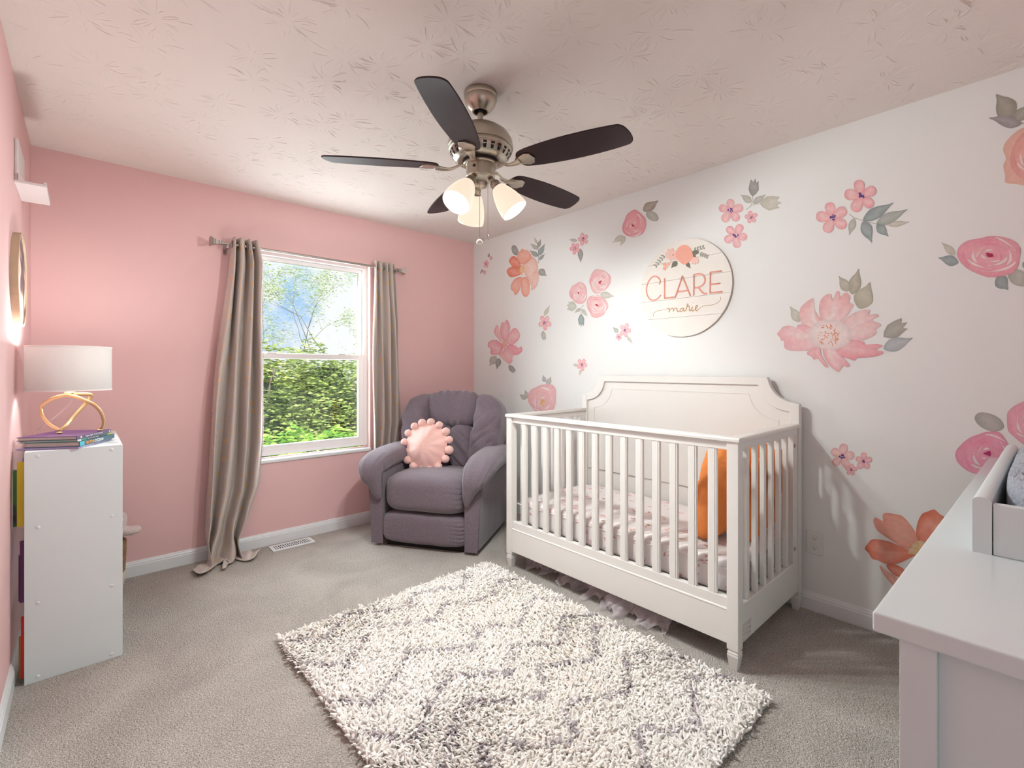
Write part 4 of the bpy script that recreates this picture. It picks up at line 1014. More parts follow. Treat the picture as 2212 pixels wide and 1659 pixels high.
# stack on top
s_ = V3((0.480, 0.877, 0)); w_ = V3((-0.877, 0.480, 0)); C0 = V3((-0.015, 2.645, 0))
def text(body, size, loc, xdir, ydir, m, parent, name='lettering', sx=1.0, font_off=0.0, ext=0.0004, align='LEFT'):
    cu = bpy.data.curves.new(name, 'FONT'); cu.body = body; cu.size = size; cu.extrude = ext; cu.offset = font_off; cu.align_x = align
    o = bpy.data.objects.new(name, cu); COL.objects.link(o)
    dg = bpy.context.evaluated_depsgraph_get(); me = bpy.data.meshes.new_from_object(o.evaluated_get(dg)); bpy.data.objects.remove(o)
    xd, yd = V3(xdir), V3(ydir); zd = np.cross(xd, yd)
    o = bpy.data.objects.new(name, me); COL.objects.link(o); me.materials.append(m)
    base = WL[parent] if parent is not None else V3((0, 0, 0)); o.parent = parent
    l = V3(loc) - base
    mm = np.array([[xd[0] * sx, yd[0], zd[0]], [xd[1] * sx, yd[1], zd[1]], [xd[2] * sx, yd[2], zd[2]]])
    co = np.empty(len(me.vertices) * 3); me.vertices.foreach_get('co', co); co = co.reshape(-1, 3) @ mm.T; me.vertices.foreach_set('co', co.reshape(-1)); me.update()
    o.location = tuple(l); WL[o] = V3(loc)
    return o
def flat_book(z, h, ln, wd, off, mc, label, ms=None, msplit=0.0, ang=0.0, page=True):
    sA = s_ * math.cos(ang) + w_ * math.sin(ang); wA = -s_ * math.sin(ang) + w_ * math.cos(ang)
    o = C0 + s_ * off[0] + w_ * off[1]
    t = thing('book', tuple(o + sA * ln / 2 + wA * wd / 2 + UZ * z), label, 'book', 'picture books stacked under the lamp')
    def bx(a0, a1, b0, b1, z0, z1): 
        c = o + sA * (a0 + a1) / 2 + wA * (b0 + b1) / 2 + UZ * (z0 + z1) / 2
        return (c, (a1 - a0) / 2, (b1 - b0) / 2, (z1 - z0) / 2, sA, wA, UZ)
    th = min(0.002, h * 0.25)
    b = B(); b.obox(*bx(0, ln, 0, wd, z, z + th)); b.obox(*bx(0, ln, 0, wd, z + h - th, z + h)); b.obox(*bx(0, ln, 0, 0.0025, z + th, z + h - th))
    cv = b.obj('cover', mc, t)
    B().obox(*bx(0.003, ln - 0.003, 0.0025, wd - 0.004, z + th, z + h - th)).obj('pages', M_page, t)
    if ms is not None: B().obox(*bx(0.0, msplit, -0.0006, 0.0, z + 0.0006, z + h - 0.0006)).obj('spine_band', ms, t)
    return t, o, sA, wA
M_txt = mat('white_print', (0.85, 0.84, 0.82), 0.5, var=0.02); M_oran = mat('orange_print', (0.85, 0.35, 0.02), 0.5, var=0.02)
z = BH + 0.0005
t, o, sA, wA = flat_book(z, 0.0060, 0.262, 0.205, (-0.015, -0.004), cover('lilac', (0.30, 0.24, 0.50)), 'thin lilac picture book at the bottom of the stack on the bookcase', ang=0.06)
text('Goodnight little moon   bedtime   story', 0.0055, o + sA * 0.02 - wA * 0.0003 + UZ * (z + 0.0012), sA, UZ, M_txt, t, 'spine_title')
z += 0.0065
t, o, sA, wA = flat_book(z, 0.0200, 0.245, 0.188, (0, 0), cover('deep_teal', (0.015, 0.085, 0.13)), 'thick dark teal ocean book second from the bottom of the stack', cover('sky_teal', (0.03, 0.42, 0.52)), 0.030)
tt = text('IN THE', 0.0165, o + sA * 0.042 - wA * 0.0004 + UZ * (z + 0.004), sA, UZ, M_oran, t, 'spine_title', sx=1.05, font_off=0.0003)
tt = text('OCEAN', 0.0165, o + sA * 0.100 - wA * 0.0004 + UZ * (z + 0.004), sA, UZ, M_txt, t, 'spine_title', sx=1.05, font_off=0.0003)
z += 0.0202
t, o, sA, wA = flat_book(z, 0.0085, 0.240, 0.200, (-0.003, 0.006), cover('sea_green', (0.02, 0.26, 0.22)), 'thin sea green book with white and lime spine ends in the stack', M_txt, 0.022)
B().obox(o + sA * 0.225 + UZ * (z + 0.0042) - wA * 0.0004, 0.0145, 0.0004, 0.0036, sA, wA, UZ).obj('spine_band', cover('lime', (0.50, 0.50, 0.02)), t)
B().obox(o + sA * 0.130 + UZ * (z + 0.0042) - wA * 0.0004, 0.070, 0.0004, 0.0036, sA, wA, UZ).obj('spine_band', cover('black', (0.02, 0.02, 0.03)), t)
text('story  of  the  forest  creatures', 0.0062, o + sA * 0.062 - wA * 0.001 + UZ * (z + 0.0022), sA, UZ, M_txt, t, 'spine_title')
z += 0.0087
t, o, sA, wA = flat_book(z, 0.0140, 0.236, 0.205, (-0.004, 0.008), cover('violet', (0.085, 0.025, 0.12)), 'dark violet bedtime book on top of the stack, under the lamp feet')
text('Nighty-Night  Forest  Friends', 0.0095, o + sA * 0.055 - wA * 0.0003 + UZ * (z + 0.0042), sA, UZ, M_txt, t, 'spine_title', sx=1.05)
B().puff(o + sA * 0.028 - wA * 0.0003 + UZ * (z + 0.007), (0.0055, 0.0008, 0.005), 2, 4, basis=(sA, wA, UZ)).obj('spine_emblem', mat('cream_print', (0.85, 0.78, 0.62), 0.5, var=0.02), t)
B().puff(o + sA * 0.226 - wA * 0.0003 + UZ * (z + 0.007), (0.0040, 0.0008, 0.005), 2, 4, basis=(sA, wA, UZ)).obj('spine_emblem', M_txt, t)
ZT = z + 0.0140

# ================================================================== TABLE LAMP
LX, LY = -0.048, 2.850
lamp = thing('table_lamp', (LX, LY, ZT), 'gold ribbon-base table lamp with white drum shade on the books', 'lamp')
T0 = FX * LX + FY * LY
def lp_(zx, zy, dt): return V3(at_t(40 + zx / 7.9, 740 + zy / 7.9, T0 + dt))
loops = [[(1380, 1470, .030), (1440, 1420, .028), (1452, 1320, .022), (1400, 1180, .012), (1300, 1070, .0), (1160, 1000, -.012), (1000, 935, -.02), (820, 900, -.02), (600, 950, -.012), (440, 1035, .004), (392, 1120, .012), (400, 1230, 0), (460, 1330, -.02), (560, 1420, -.04), (700, 1500, -.06)],
         [(700, 1500, -.06), (800, 1425, -.045), (900, 1310, -.02), (1020, 1180, .0), (1150, 1040, .02), (1215, 950, .03), (1245, 900, .03), (1180, 882, .02), (1060, 880, .01), (940, 885, 0)],
         ]
for i, lpv in enumerate(loops):
    pts = catmull([lp_(*q) for q in lpv], 6)
    pts = [V3((p[0], p[1], max(p[2], ZT + 0.007))) for p in pts]
    B().tube(pts, 0.0082, 10, flat=0.62, up=VF).obj('ribbon', M_gold, lamp, smooth=True)
ft = B()
for px_, py_, dt in ((700, 1500, -.06), (1385, 1470, .030)):
    p = lp_(px_, py_, dt); ft.puff((p[0], p[1], ZT + 0.005), (0.010, 0.010, 0.005), 2.5, 5)
ft.obj('foot_pads', M_gold, lamp, smooth=True)
B().lathe([(0.0, 0.0), (0.018, 0.0), (0.020, 0.005), (0.016, 0.010), (0.009, 0.013), (0.009, 0.075), (0.0, 0.075)], (LX, LY, 1.127), n=24).obj('socket_stem', M_gold, lamp, smooth=True, angle=0.6)
SZ0, SZ1, SR = 1.143, 1.335, 0.1415
sh = B().lathe([(SR, SZ0), (SR, SZ1), (SR - 0.002, SZ1), (SR - 0.002, SZ0)], (LX, LY, 0), n=64, closed=True).obj('shade', M_shade, lamp, smooth=True, angle=0.6)
for zz in (SZ0 + 0.002, SZ1 - 0.002):
    B().lathe([(SR + 0.0012, zz - 0.003), (SR + 0.0012, zz + 0.003), (SR - 0.003, zz + 0.003), (SR - 0.003, zz - 0.003)], (LX, LY, 0), n=64, closed=True).obj('shade_trim', mat('shade_trim', (0.85, 0.80, 0.78), 0.7, var=0.02), sh, smooth=True, angle=0.6)
b = B()
for k in range(3):
    q = 2 * math.pi * k / 3; b.tube([(LX, LY, SZ0 + 0.03), (LX + (SR - .002) * math.cos(q), LY + (SR - .002) * math.sin(q), SZ0 + 0.03)], 0.0016, 6)
b.obj('shade_spider', M_gold, sh)
B().puff((LX, LY, 1.245), (0.028, 0.028, 0.038), 2, 6).obj('bulb', mat('lamp_bulb', (1, 1, 1), 0.4, emit=((1.0, 0.92, 0.84), 4.0), var=0.01), lamp, smooth=True)
light('table_lamp_light', 'POINT', (LX, LY, 1.300), LAMP_POWER, (0.97, 1.0, 0.98), shadow_soft_size=0.045)
cd = catmull([(LX, LY + .01, 1.126), lp_(900, 1010, .05), lp_(720, 1190, .10), lp_(540, 1330, .14), lp_(400, 1430, .17), lp_(290, 1545, .20), (-0.196, 3.19, 0.86), (-0.203, 3.21, 0.70), (-0.205, 3.22, 0.3)], 6)
B().tube(cd, 0.0022, 6).obj('cord', M_cord, lamp, smooth=True)

# ================================================================== BASKET AND PLUSH RABBIT behind the bookcase
bk = thing('basket', (0.030, 3.455, 0), 'woven basket, brown above cream rope, behind the white bookcase', 'basket')
def coil(z0, z1, r0, r1, n, rad, m, name, tw=0.0):
    for k in range(n):
        t01 = k / max(1, n - 1); z_ = z0 + (z1 - z0) * t01; r_ = r0 + (r1 - r0) * math.sin(t01 * math.pi * .5)
        pts = []
        for q in range(49):
            a = 2 * math.pi * q / 48; rr = r_ + 0.003 * math.sin(a * 24 + k * math.pi + tw)
            pts.append((0.030 + rr * math.cos(a), 3.455 + rr * math.sin(a), z_ + 0.002 * math.cos(a * 24 + k)))
        B().tube(pts, rad, 6, cap=False).obj(name, m, bk, smooth=True)
coil(0.012, 0.095, 0.122, 0.134, 6, 0.0090, M_cotton, 'rope_coil')
coil(0.112, 0.270, 0.134, 0.140, 11, 0.0085, M_wicker, 'wicker_coil')
B().lathe([(0.0, 0.004), (0.115, 0.004), (0.128, 0.10), (0.132, 0.275), (0.129, 0.275), (0.124, 0.10), (0.112, 0.008), (0.0, 0.008)], (0.030, 3.455, 0), n=32).obj('lining', M_wicker, bk, smooth=True)
rb = thing('plush_rabbit', (0.06, 3.42, 0.25), 'pale pink furry plush toy poking out of the basket behind the bookcase', 'plush toy')
def fur(p, q): return q * (1 + 0.07 * mnoise.noise(Vector(tuple(p * 5))) + 0.03 * mnoise.noise(Vector(tuple(p * 13))))
B().puff((0.075, 3.42, 0.300), (0.062, 0.060, 0.085), 2.3, 10, fur).obj('body', M_bunny, rb, smooth=True)
hd = B().puff((0.115, 3.40, 0.400), (0.062, 0.060, 0.062), 2.2, 10, fur).obj('head', M_bunny, rb, smooth=True)
B().tube(catmull([(0.120, 3.395, 0.370), (0.165, 3.39, 0.340), (0.205, 3.385, 0.335), (0.235, 3.38, 0.345)], 5), [0.028, 0.030, 0.031, 0.031, 0.031, 0.031, 0.031, 0.030, 0.030, 0.029, 0.028, 0.027, 0.025, 0.022, 0.018, 0.010], 10, flat=0.85).obj('arm', M_bunny, rb, smooth=True)
B().tube(catmull([(0.06, 3.42, 0.44), (0.03, 3.42, 0.48), (0.0, 3.43, 0.47), (-0.02, 3.43, 0.43)], 5), [0.02] * 8 + [0.024] * 6 + [0.014] * 2, 8, flat=0.5).obj('ear', M_bunny, rb, smooth=True)
B().puff((0.150, 3.372, 0.410), (0.005, 0.005, 0.006), 2, 4).obj('eye', M_dark, hd, smooth=True)

# ================================================================== LEFT WALL: ledge shelf and round picture
lg = thing('wall_shelf', (XL, 2.94, 2.0), 'small white picture ledge high on the pink left wall', 'shelf')
SH = mat('ledge_paint', (0.80, 0.76, 0.75), 0.4, var=0.02)
B().box(XL, -0.119, 2.792, 3.088, 2.000, 2.012).obj('ledge', SH, lg, bevel=0.002)
B().box(-0.127, -0.119, 2.792, 3.088, 2.012, 2.022).obj('lip', SH, lg, bevel=0.002)
B().box(XL, XL + 0.012, 2.80, 3.08, 2.012, 2.185).obj('backboard', SH, lg, bevel=0.004)
B().prism([(0.012, 2.012), (0.034, 2.012), (0.024, 2.020), (0.018, 2.034), (0.012, 2.040)], 2.792, 3.088, lambda p, a: (XL + p[0], a, p[1])).obj('cove', SH, lg)
rp = thing('round_picture', (XL, 2.83, 1.606 - 0.194), 'round picture in pale wood hoop frame on the pink left wall', 'picture')
B().lathe([(0.194, 0.0), (0.194, 0.024), (0.184, 0.024), (0.184, 0.006), (0.0, 0.006), (0.0, 0.0)], (XL, 2.83, 1.606), (1, 0, 0), 72).obj('hoop_frame', M_wood, rp, smooth=True, angle=0.5)
M_pic = mat('loose_ink_drawing', (0.78, 0.60, 0.50), 0.6)
def _pic():
    m = M_pic; t = N(m, 'ShaderNodeTexCoord'); w = N(m, 'ShaderNodeTexWave', Scale=2.6, Distortion=9.0, Detail=2.0); w.inputs['Detail Scale'].default_value = 1.2
    L(m, t.outputs['Object'], w.inputs['Vector']); r = N(m, 'ShaderNodeValToRGB'); e = r.color_ramp.elements
    e[0].position = 0.0; e[0].color = (0.10, 0.055, 0.075, 1); e[1].position = 0.16; e[1].color = (0.78, 0.52, 0.40, 1); e2 = e.new(0.45); e2.color = (0.80, 0.64, 0.55, 1)
    e3 = e.new(0.8); e3.color = (0.72, 0.40, 0.28, 1)
    L(m, w.outputs['Fac'], r.inputs['Fac']); L(m, r.outputs['Color'], P(m).inputs['Base Color'])
_pic()
B().lathe([(0.0, 0.018), (0.184, 0.018), (0.184, 0.014), (0.0, 0.014)], (XL, 2.83, 1.606), (1, 0, 0), 64).obj('print', M_pic, rp)

# ================================================================== OUTLET
ot = thing('wall_outlet', (XR, 0.754, 0.289), 'white duplex wall outlet beside the crib', 'outlet')
B().box(XR - 0.006, XR - 0.0004, 0.716, 0.792, 0.289, 0.404).obj('cover_plate', M_plate, ot, bevel=0.003)
for zc in (0.372, 0.323):
    rc_ = B().prism([(math.cos(a) * 0.0165, max(-0.0125, min(0.0125, math.sin(a) * 0.0165))) for a in [2 * math.pi * k / 28 for k in range(28)]], XR - 0.0085, XR - 0.005, lambda p, a: (a, 0.754 + p[0], zc + p[1])).obj('receptacle', M_plate, ot)
    B().box(XR - 0.0090, XR - 0.0084, 0.7600, 0.7618, zc - 0.002, zc + 0.006).obj('slot', M_dark, rc_); B().box(XR - 0.0090, XR - 0.0084, 0.7465, 0.7482, zc - 0.002, zc + 0.005).obj('slot', M_dark, rc_)
    B().lathe([(0.0, 0.0006), (0.0024, 0.0006), (0.0024, 0)], (XR - 0.0085, 0.754, zc - 0.0065), (-1, 0, 0), 12).obj('slot', M_dark, rc_)
B().lathe([(0.0, 0.001), (0.0025, 0.001), (0.003, 0)], (XR - 0.006, 0.754, 0.3475), (-1, 0, 0), 12).obj('screw', M_plate, ot)

# ================================================================== DRESSER with changing tray
DA = math.radians(-1.1); dxv = V3((math.cos(DA), math.sin(DA), 0)); dyv = V3((-math.sin(DA), math.cos(DA), 0)); DO = V3((0.857, 0.160, 0))
def dxf(p): return tuple(DO + dxv * p[0] + dyv * p[1] + UZ * p[2])
dr = thing('dresser', (1.75, -0.12, 0), 'white dresser with thick top in the right foreground', 'dresser')
DL, DD, DT = 1.86, 0.52, 0.880
B(dxf).box(0.0, DL, -DD, 0.0, DT - 0.0285, DT).obj('top', M_dress, dr, bevel=0.0035, segs=3)
for x in (0.008, DL - 0.053):
    for y in (-0.030, -DD + 0.008):
        B(dxf).box(x, x + 0.045, y - 0.040, y, 0.0, DT - 0.0285).obj('leg', M_dress, dr, bevel=0.001)
B(dxf).box(0.022, 0.036, -DD + 0.048, -0.070, 0.07, DT - 0.0285).obj('side_panel', M_dress, dr, bevel=0.0005)
B(dxf).box(DL - 0.036, DL - 0.022, -DD + 0.048, -0.070, 0.07, DT - 0.0285).obj('side_panel', M_dress, dr)
B(dxf).box(0.036, DL - 0.036, -0.075, -0.060, 0.07, DT - 0.0285).obj('carcass_front', M_dress, dr)
B(dxf).box(0.036, DL - 0.036, -DD + 0.010, -DD + 0.022, 0.07, DT - 0.0285).obj('carcass_back', M_dress, dr)
for c_ in range(3):
    for r_ in range(3):
        x0 = 0.062 + c_ * 0.580; z0 = 0.09 + r_ * 0.253
        d_ = B(dxf).box(x0, x0 + 0.572, -0.060, -0.043, z0, z0 + 0.245).obj('drawer', M_dress, dr, bevel=0.002)
        for kx in (0.14, 0.43): B(dxf).lathe([(0.006, 0.0), (0.006, 0.010), (0.013, 0.016), (0.012, 0.022), (0.0, 0.024)], (x0 + kx, -0.043, z0 + 0.12), (0, 1, 0), 16).obj('knob', M_dress, d_, smooth=True)
ty = thing('changing_tray', (1.75, -0.10, DT), 'white changing tray with rounded side rails on the dresser top', 'changing tray')
TX0, TX1, TY0, TY1 = 0.430, 1.400, -0.445, -0.070
M_tray = mat('tray_lacquer', (0.66, 0.725, 0.73), 0.28, var=0.02)
def rail(y0, y1):
    w = (y1 - y0) / 2; c = (y0 + y1) / 2
    prof = [(y0, DT), (y1, DT), (y1, DT + 0.100)] + [(c + w * math.cos(a), DT + 0.100 + w * 0.62 * math.sin(a)) for a in [math.pi * k / 12 for k in range(1, 12)]] + [(y0, DT + 0.100)]
    return B(dxf).prism(prof, TX0, TX1, lambda p, a: (a, p[0], p[1]))
rail(TY1 - 0.027, TY1).obj('side_rail', M_tray, ty, smooth=True, angle=0.5); rail(TY0, TY0 + 0.027).obj('side_rail', M_tray, ty, smooth=True, angle=0.5)
B(dxf).box(TX0 + 0.001, TX0 + 0.019, TY0 + 0.028, TY1 - 0.0285, DT, DT + 0.098).obj('end_board', M_tray, ty, bevel=0.002)
B(dxf).box(TX1 - 0.019, TX1 - 0.001, TY0 + 0.028, TY1 - 0.0285, DT, DT + 0.098).obj('end_board', M_tray, ty, bevel=0.002)
B(dxf).box(TX0 + 0.019, TX1 - 0.019, TY0 + 0.028, TY1 - 0.0285, DT + 0.0005, DT + 0.008).obj('tray_bottom', M_tray, ty)
def padfn(p, q):
    q = q.copy(); e = max(0, p[2])
    q[2] += 0.022 * e * abs(p[1]) ** 2.5
    q[2] += e * 0.0035 * math.sin(q[0] * 260 + 3 * math.sin(q[1] * 14)) + 0.004 * mnoise.noise(Vector((q[0] * 40, q[1] * 40, q[2] * 40)))
    q[0] += 0.006 * mnoise.noise(Vector((q[1] * 30, q[2] * 30, 1.0)))
    return q
B(dxf).puff(((TX0 + TX1) / 2, (TY0 + TY1) / 2, DT + 0.070), ((TX1 - TX0) / 2 - 0.030, (TY1 - TY0) / 2 - 0.034, 0.060), 5, 60, padfn).obj('changing_pad', M_fleece, None, smooth=True, label='fluffy ribbed blue-grey changing pad cover inside the tray', cat='changing pad')

# ================================================================== FLORAL WALL STICKERS (flat vinyl on the white wall)
rs = random.Random(21)
LAY = [0]
def wallpt(px, py, lift): p = at_x(px, py, XR - lift); q = at_x(px, py, XR); return (XR - lift, q[1], q[2])
def sc3(c, k): return tuple(min(1, x * k) for x in c)
def mixc(a, b, t): return tuple(x + (y - x) * t for x, y in zip(a, b))
WHT = (0.82, 0.77, 0.74)
def poly_fill(b, pts, cin, cout, lift, rings=4, center=None, smooth=4, blotch=0.25, wob=0.0):
    """fan of rings from the centre to a smoothed outline, pigment deeper to the rim"""
    LAY[0] = (LAY[0] + 1) % 37; lift = lift + LAY[0] * 1.4e-5
    o = [p[:2] for p in catmull([(x, y, 0) for x, y in pts], smooth, closed=True)] if smooth else pts
    n = len(o); c = center or (sum(p[0] for p in o) / n, sum(p[1] for p in o) / n)
    v = [wallpt(*c, lift + 0.00018)]; col = [cin]; f = []
    ph = rs.uniform(0, 6)
    for r in range(1, rings + 1):
        t = r / rings
        for i, p in enumerate(o):
            k = 1 + wob * math.sin(i * 1.7 + ph) * (r == rings)
            v.append(wallpt(c[0] + (p[0] - c[0]) * t * k, c[1] + (p[1] - c[1]) * t * k, lift + 0.00018 * (1 - t)))
            tt = min(1, max(0, t ** 1.2 + blotch * math.sin(i * 6.28 / n * 2 + ph + r)))
            col.append(mixc(cin, cout, tt) if r < rings else sc3(mixc(cin, cout, tt), 0.90))
    for i in range(n):
        j = (i + 1) % n; f.append((0, 1 + i, 1 + j))
        for r in range(rings - 1): f.append((1 + r * n + i, 1 + (r + 1) * n + i, 1 + (r + 1) * n + j, 1 + r * n + j))
    b.add(v, f, col=col)
PINK, DPINK, LPINK, CORAL, DCORAL, PEACH, PURP, YEL = (0.80, 0.41, 0.43), (0.78, 0.20, 0.28), (0.80, 0.58, 0.56), (0.80, 0.36, 0.28), (0.76, 0.24, 0.17), (0.80, 0.50, 0.41), (0.14, 0.06, 0.24), (0.78, 0.50, 0.15)
LG1, LG2, LG3, LG4 = (0.36, 0.36, 0.34), (0.50, 0.50, 0.45), (0.60, 0.58, 0.50), (0.32, 0.38, 0.38)
class Many:                                              # one mesh for each flower of a cluster
    def __init__(s): s.all = [B()]
    def split(s):
        if s.all[-1].v: s.all.append(B())
    def add(s, *a, **k): return s.all[-1].add(*a, **k)
def blossom(b, x, y, r, rot=0.0, c=PINK, sq=1.0, n=5):
    b.split()
    for k in range(n):
        a = rot + 2 * math.pi * k / n + rs.uniform(-.06, .06); rr = r * rs.uniform(.92, 1.05)
        cxp, cyp = x + math.cos(a) * rr * 0.56 * sq, y + math.sin(a) * rr * 0.56
        pts = []
        for q in range(10):
            t = 2 * math.pi * q / 10; ex, ey = math.cos(t) * rr * 0.46, math.sin(t) * rr * (0.35 if math.cos(t) > 0 else 0.30)
            if q == 0: ex *= 0.92
            X, Y = ex * math.cos(a) - ey * math.sin(a), ex * math.sin(a) + ey * math.cos(a)
            pts.append((cxp + X * sq, cyp + Y))
        dk = rs.uniform(.2, 1.0)
        poly_fill(b, pts, mixc(c, WHT, .35), mixc(c, DPINK, .35 * dk), 0.0012, 3, smooth=2)
    for k in range(9):
        a = rs.uniform(0, 6.28); d = r * rs.uniform(0, .20); s = r * rs.uniform(.04, .09)
        poly_fill(b, [(x + (d * math.cos(a) + s * math.cos(q)) * sq, y + d * math.sin(a) + s * math.sin(q)) for q in (0, 1.05, 2.1, 3.14, 4.2, 5.2)], PURP, PURP, 0.0018, 1, smooth=0)
def leafpts(x0, y0, x1, y1, w, style='point'):
    dx, dy = x1 - x0, y1 - y0; l = math.hypot(dx, dy); ux, uy = dx / l, dy / l; nx, ny = -uy, ux
    if style == 'fork': prof = [(0, 0), (.15, .55), (.40, 1), (.70, .82), (.88, .80), (.76, .38), (1.0, .12), (.78, -.18), (.92, -.66), (.66, -.85), (.36, -.92), (.12, -.5)]
    elif style == 'blunt': prof = [(0, 0), (.10, .6), (.35, 1), (.7, .95), (.93, .6), (1, 0), (.93, -.5), (.7, -.95), (.35, -1), (.1, -.6)]
    else: prof = [(0, 0), (.12, .6), (.35, 1), (.60, .80), (.82, .32), (1.0, 0.0), (.80, -.28), (.58, -.78), (.33, -1), (.12, -.6)]
    return [(x0 + ux * l * a + nx * l * w * b_, y0 + uy * l * a + ny * l * w * b_) for a, b_ in prof]
def leaf(x0, y0, x1, y1, w=0.22, style='point', c=LG2):
    return ('leaf', leafpts(x0, y0, x1, y1, w, style), c, style)
def rose(b, x, y, rx, ry, c=PINK, dk=DPINK, ctr=(0.35, 0.02, 0.10), seed=0, rot=0.0, cofs=(0, 0)):
    r = random.Random(seed); b.split()
    def E(ax, ay):
        X, Y = ax * rx, ay * ry; return (x + X * math.cos(rot) - Y * math.sin(rot), y + X * math.sin(rot) + Y * math.cos(rot))
    out = []
    for k in range(16):
        a = 2 * math.pi * k / 16; m = 1 + 0.07 * math.sin(a * 3 + seed) + r.uniform(-.05, .05); out.append(E(math.cos(a) * m, math.sin(a) * m))
    poly_fill(b, out, c, mixc(c, dk, .30), 0.0013, 5, smooth=3, blotch=.35)
    ox, oy = cofs
    for ring_ in range(5):                                # inked petals as swirling crescents
        R1 = (0.86 - 0.155 * ring_)
        for q in range(3):
            a0 = r.uniform(0, .8) + q * 2.1 + ring_ * 0.9; sp_ = r.uniform(1.0, 1.5); n = 8; pts = []
            th_ = 0.085 * (1 - ring_ * 0.08)
            for i in range(n + 1):
                a = a0 + sp_ * i / n; k = R1 + 0.04 * math.sin(a * 3); pts.append(E(ox + math.cos(a) * k * (1 - .0), oy + math.sin(a) * k))
            for i in range(n, -1, -1):
                a = a0 + sp_ * i / n; k = R1 - th_ * math.sin(math.pi * i / n); pts.append(E(ox + math.cos(a) * k, oy + math.sin(a) * k))
            v = [wallpt(*p, 0.0019 + 0.0001 * ring_ + 0.00003 * q) for p in pts]; m_ = n + 1
            f = [(i, i + 1, 2 * m_ - 2 - i, 2 * m_ - 1 - i) for i in range(n)]
            cc = mixc(WHT, c, .15) if q != 1 else mixc(dk, c, .35)
            b.add(v, f, col=cc)
    for k in range(7):
        a = r.uniform(0, 6.28); d = r.uniform(0, .12); s = r.uniform(.05, .10)
        poly_fill(b, [E(ox + d * math.cos(a) + s * math.cos(q), oy + d * math.sin(a) + s * math.sin(q) * .8) for q in (0.3, 1.6, 2.9, 4.2, 5.4)], ctr, mixc(ctr, dk, .4), 0.0026, 1, smooth=0)
def sticker(label, cx, cyp, draw, parts, group=None):
    p = at_x(cx, cyp, XR); t = thing('flower_sticker', (XR, p[1], p[2]), label, 'wall sticker', group)
    b = Many(); draw(b)
    for q in b.all:
        if q.v: q.obj('flower', M_leaf, t)
    for kind, pts, c, st in parts:
        b = B()
        if kind == 'stem':
            for i in range(len(pts) - 1):
                (xa, ya), (xb, yb) = pts[i], pts[i + 1]; dx, dy = xb - xa, yb - ya; l = math.hypot(dx, dy) + 1e-6; nx, ny = -dy / l * st, dx / l * st
                b.add([wallpt(xa - nx, ya - ny, 0.0008), wallpt(xa + nx, ya + ny, 0.0008), wallpt(xb + nx, yb + ny, 0.0008), wallpt(xb - nx, yb - ny, 0.0008)], [(0, 1, 2, 3)], col=c)
            b.obj('stem', M_leaf, t)
        else:
            poly_fill(b, pts, mixc(c, WHT, .12), sc3(c, .88), 0.0010, 3, smooth=3 if st == 'point' else (2 if st == 'blunt' else 0)); b.obj('leaf', M_leaf, t)
def ZA(x, y): return (1020 + x / 4.047, 490 + y / 4.047)
def ZB(x, y): return (1540 + x / 4.9156, 370 + y / 4.9156)
def ZCC(x, y): return (1660 + x / 6.379, 560 + y / 6.379)
def ZD(x, y): return (1980 + x / 3.686, 190 + y / 3.686)
def ZE(x, y): return (1770 + x / 3.857, 860 + y / 3.857)
def ZG(x, y): return (1300 + x / 13.829, 420 + y / 13.829)
def lf(Z, x0, y0, x1, y1, w=.22, style='point', c=LG2): a, d = Z(x0, y0), Z(x1, y1); return leaf(a[0], a[1], d[0], d[1], w, style, c)
def stem(Z, pts, wpx, c=LG2): return ('stem', [Z(*p) for p in pts], c, wpx)
def petals(Z, lst): 
    def d(b):
        for i, (pts, cin, cout, *ctr) in enumerate(lst): poly_fill(b, [Z(*p) for p in pts], cin, cout, 0.0010 + 0.00012 * i, 4, center=Z(*ctr[0]) if ctr else None, smooth=3)
    return d
def dots(b, Z, x, y, rx, ry, c1, c2, n=26, seed=1, s=0.09):
    r = random.Random(seed); poly_fill(b, [Z(x + rx * .75 * math.cos(q) * (1 + .25 * math.sin(q * 5)), y + ry * .75 * math.sin(q) * (1 + .25 * math.cos(q * 4))) for q in [6.283 * k / 14 for k in range(14)]], c1, mixc(c1, WHT, .2), 0.0024, 2, smooth=2)
    for k in range(n):
        a = r.uniform(0, 6.28); d = math.sqrt(r.random()); L_ = s * rx * r.uniform(.8, 2.2); an = r.uniform(0, 3.14)
        X, Y = x + rx * d * math.cos(a), y + ry * d * math.sin(a)
        poly_fill(b, [Z(X + L_ * math.cos(an), Y + L_ * math.sin(an)), Z(X - L_ * .25 * math.sin(an), Y + L_ * .25 * math.cos(an)), Z(X - L_ * math.cos(an), Y - L_ * math.sin(an)), Z(X + L_ * .25 * math.sin(an), Y - L_ * .25 * math.cos(an))], c2, c2, 0.0027, 1, smooth=0)

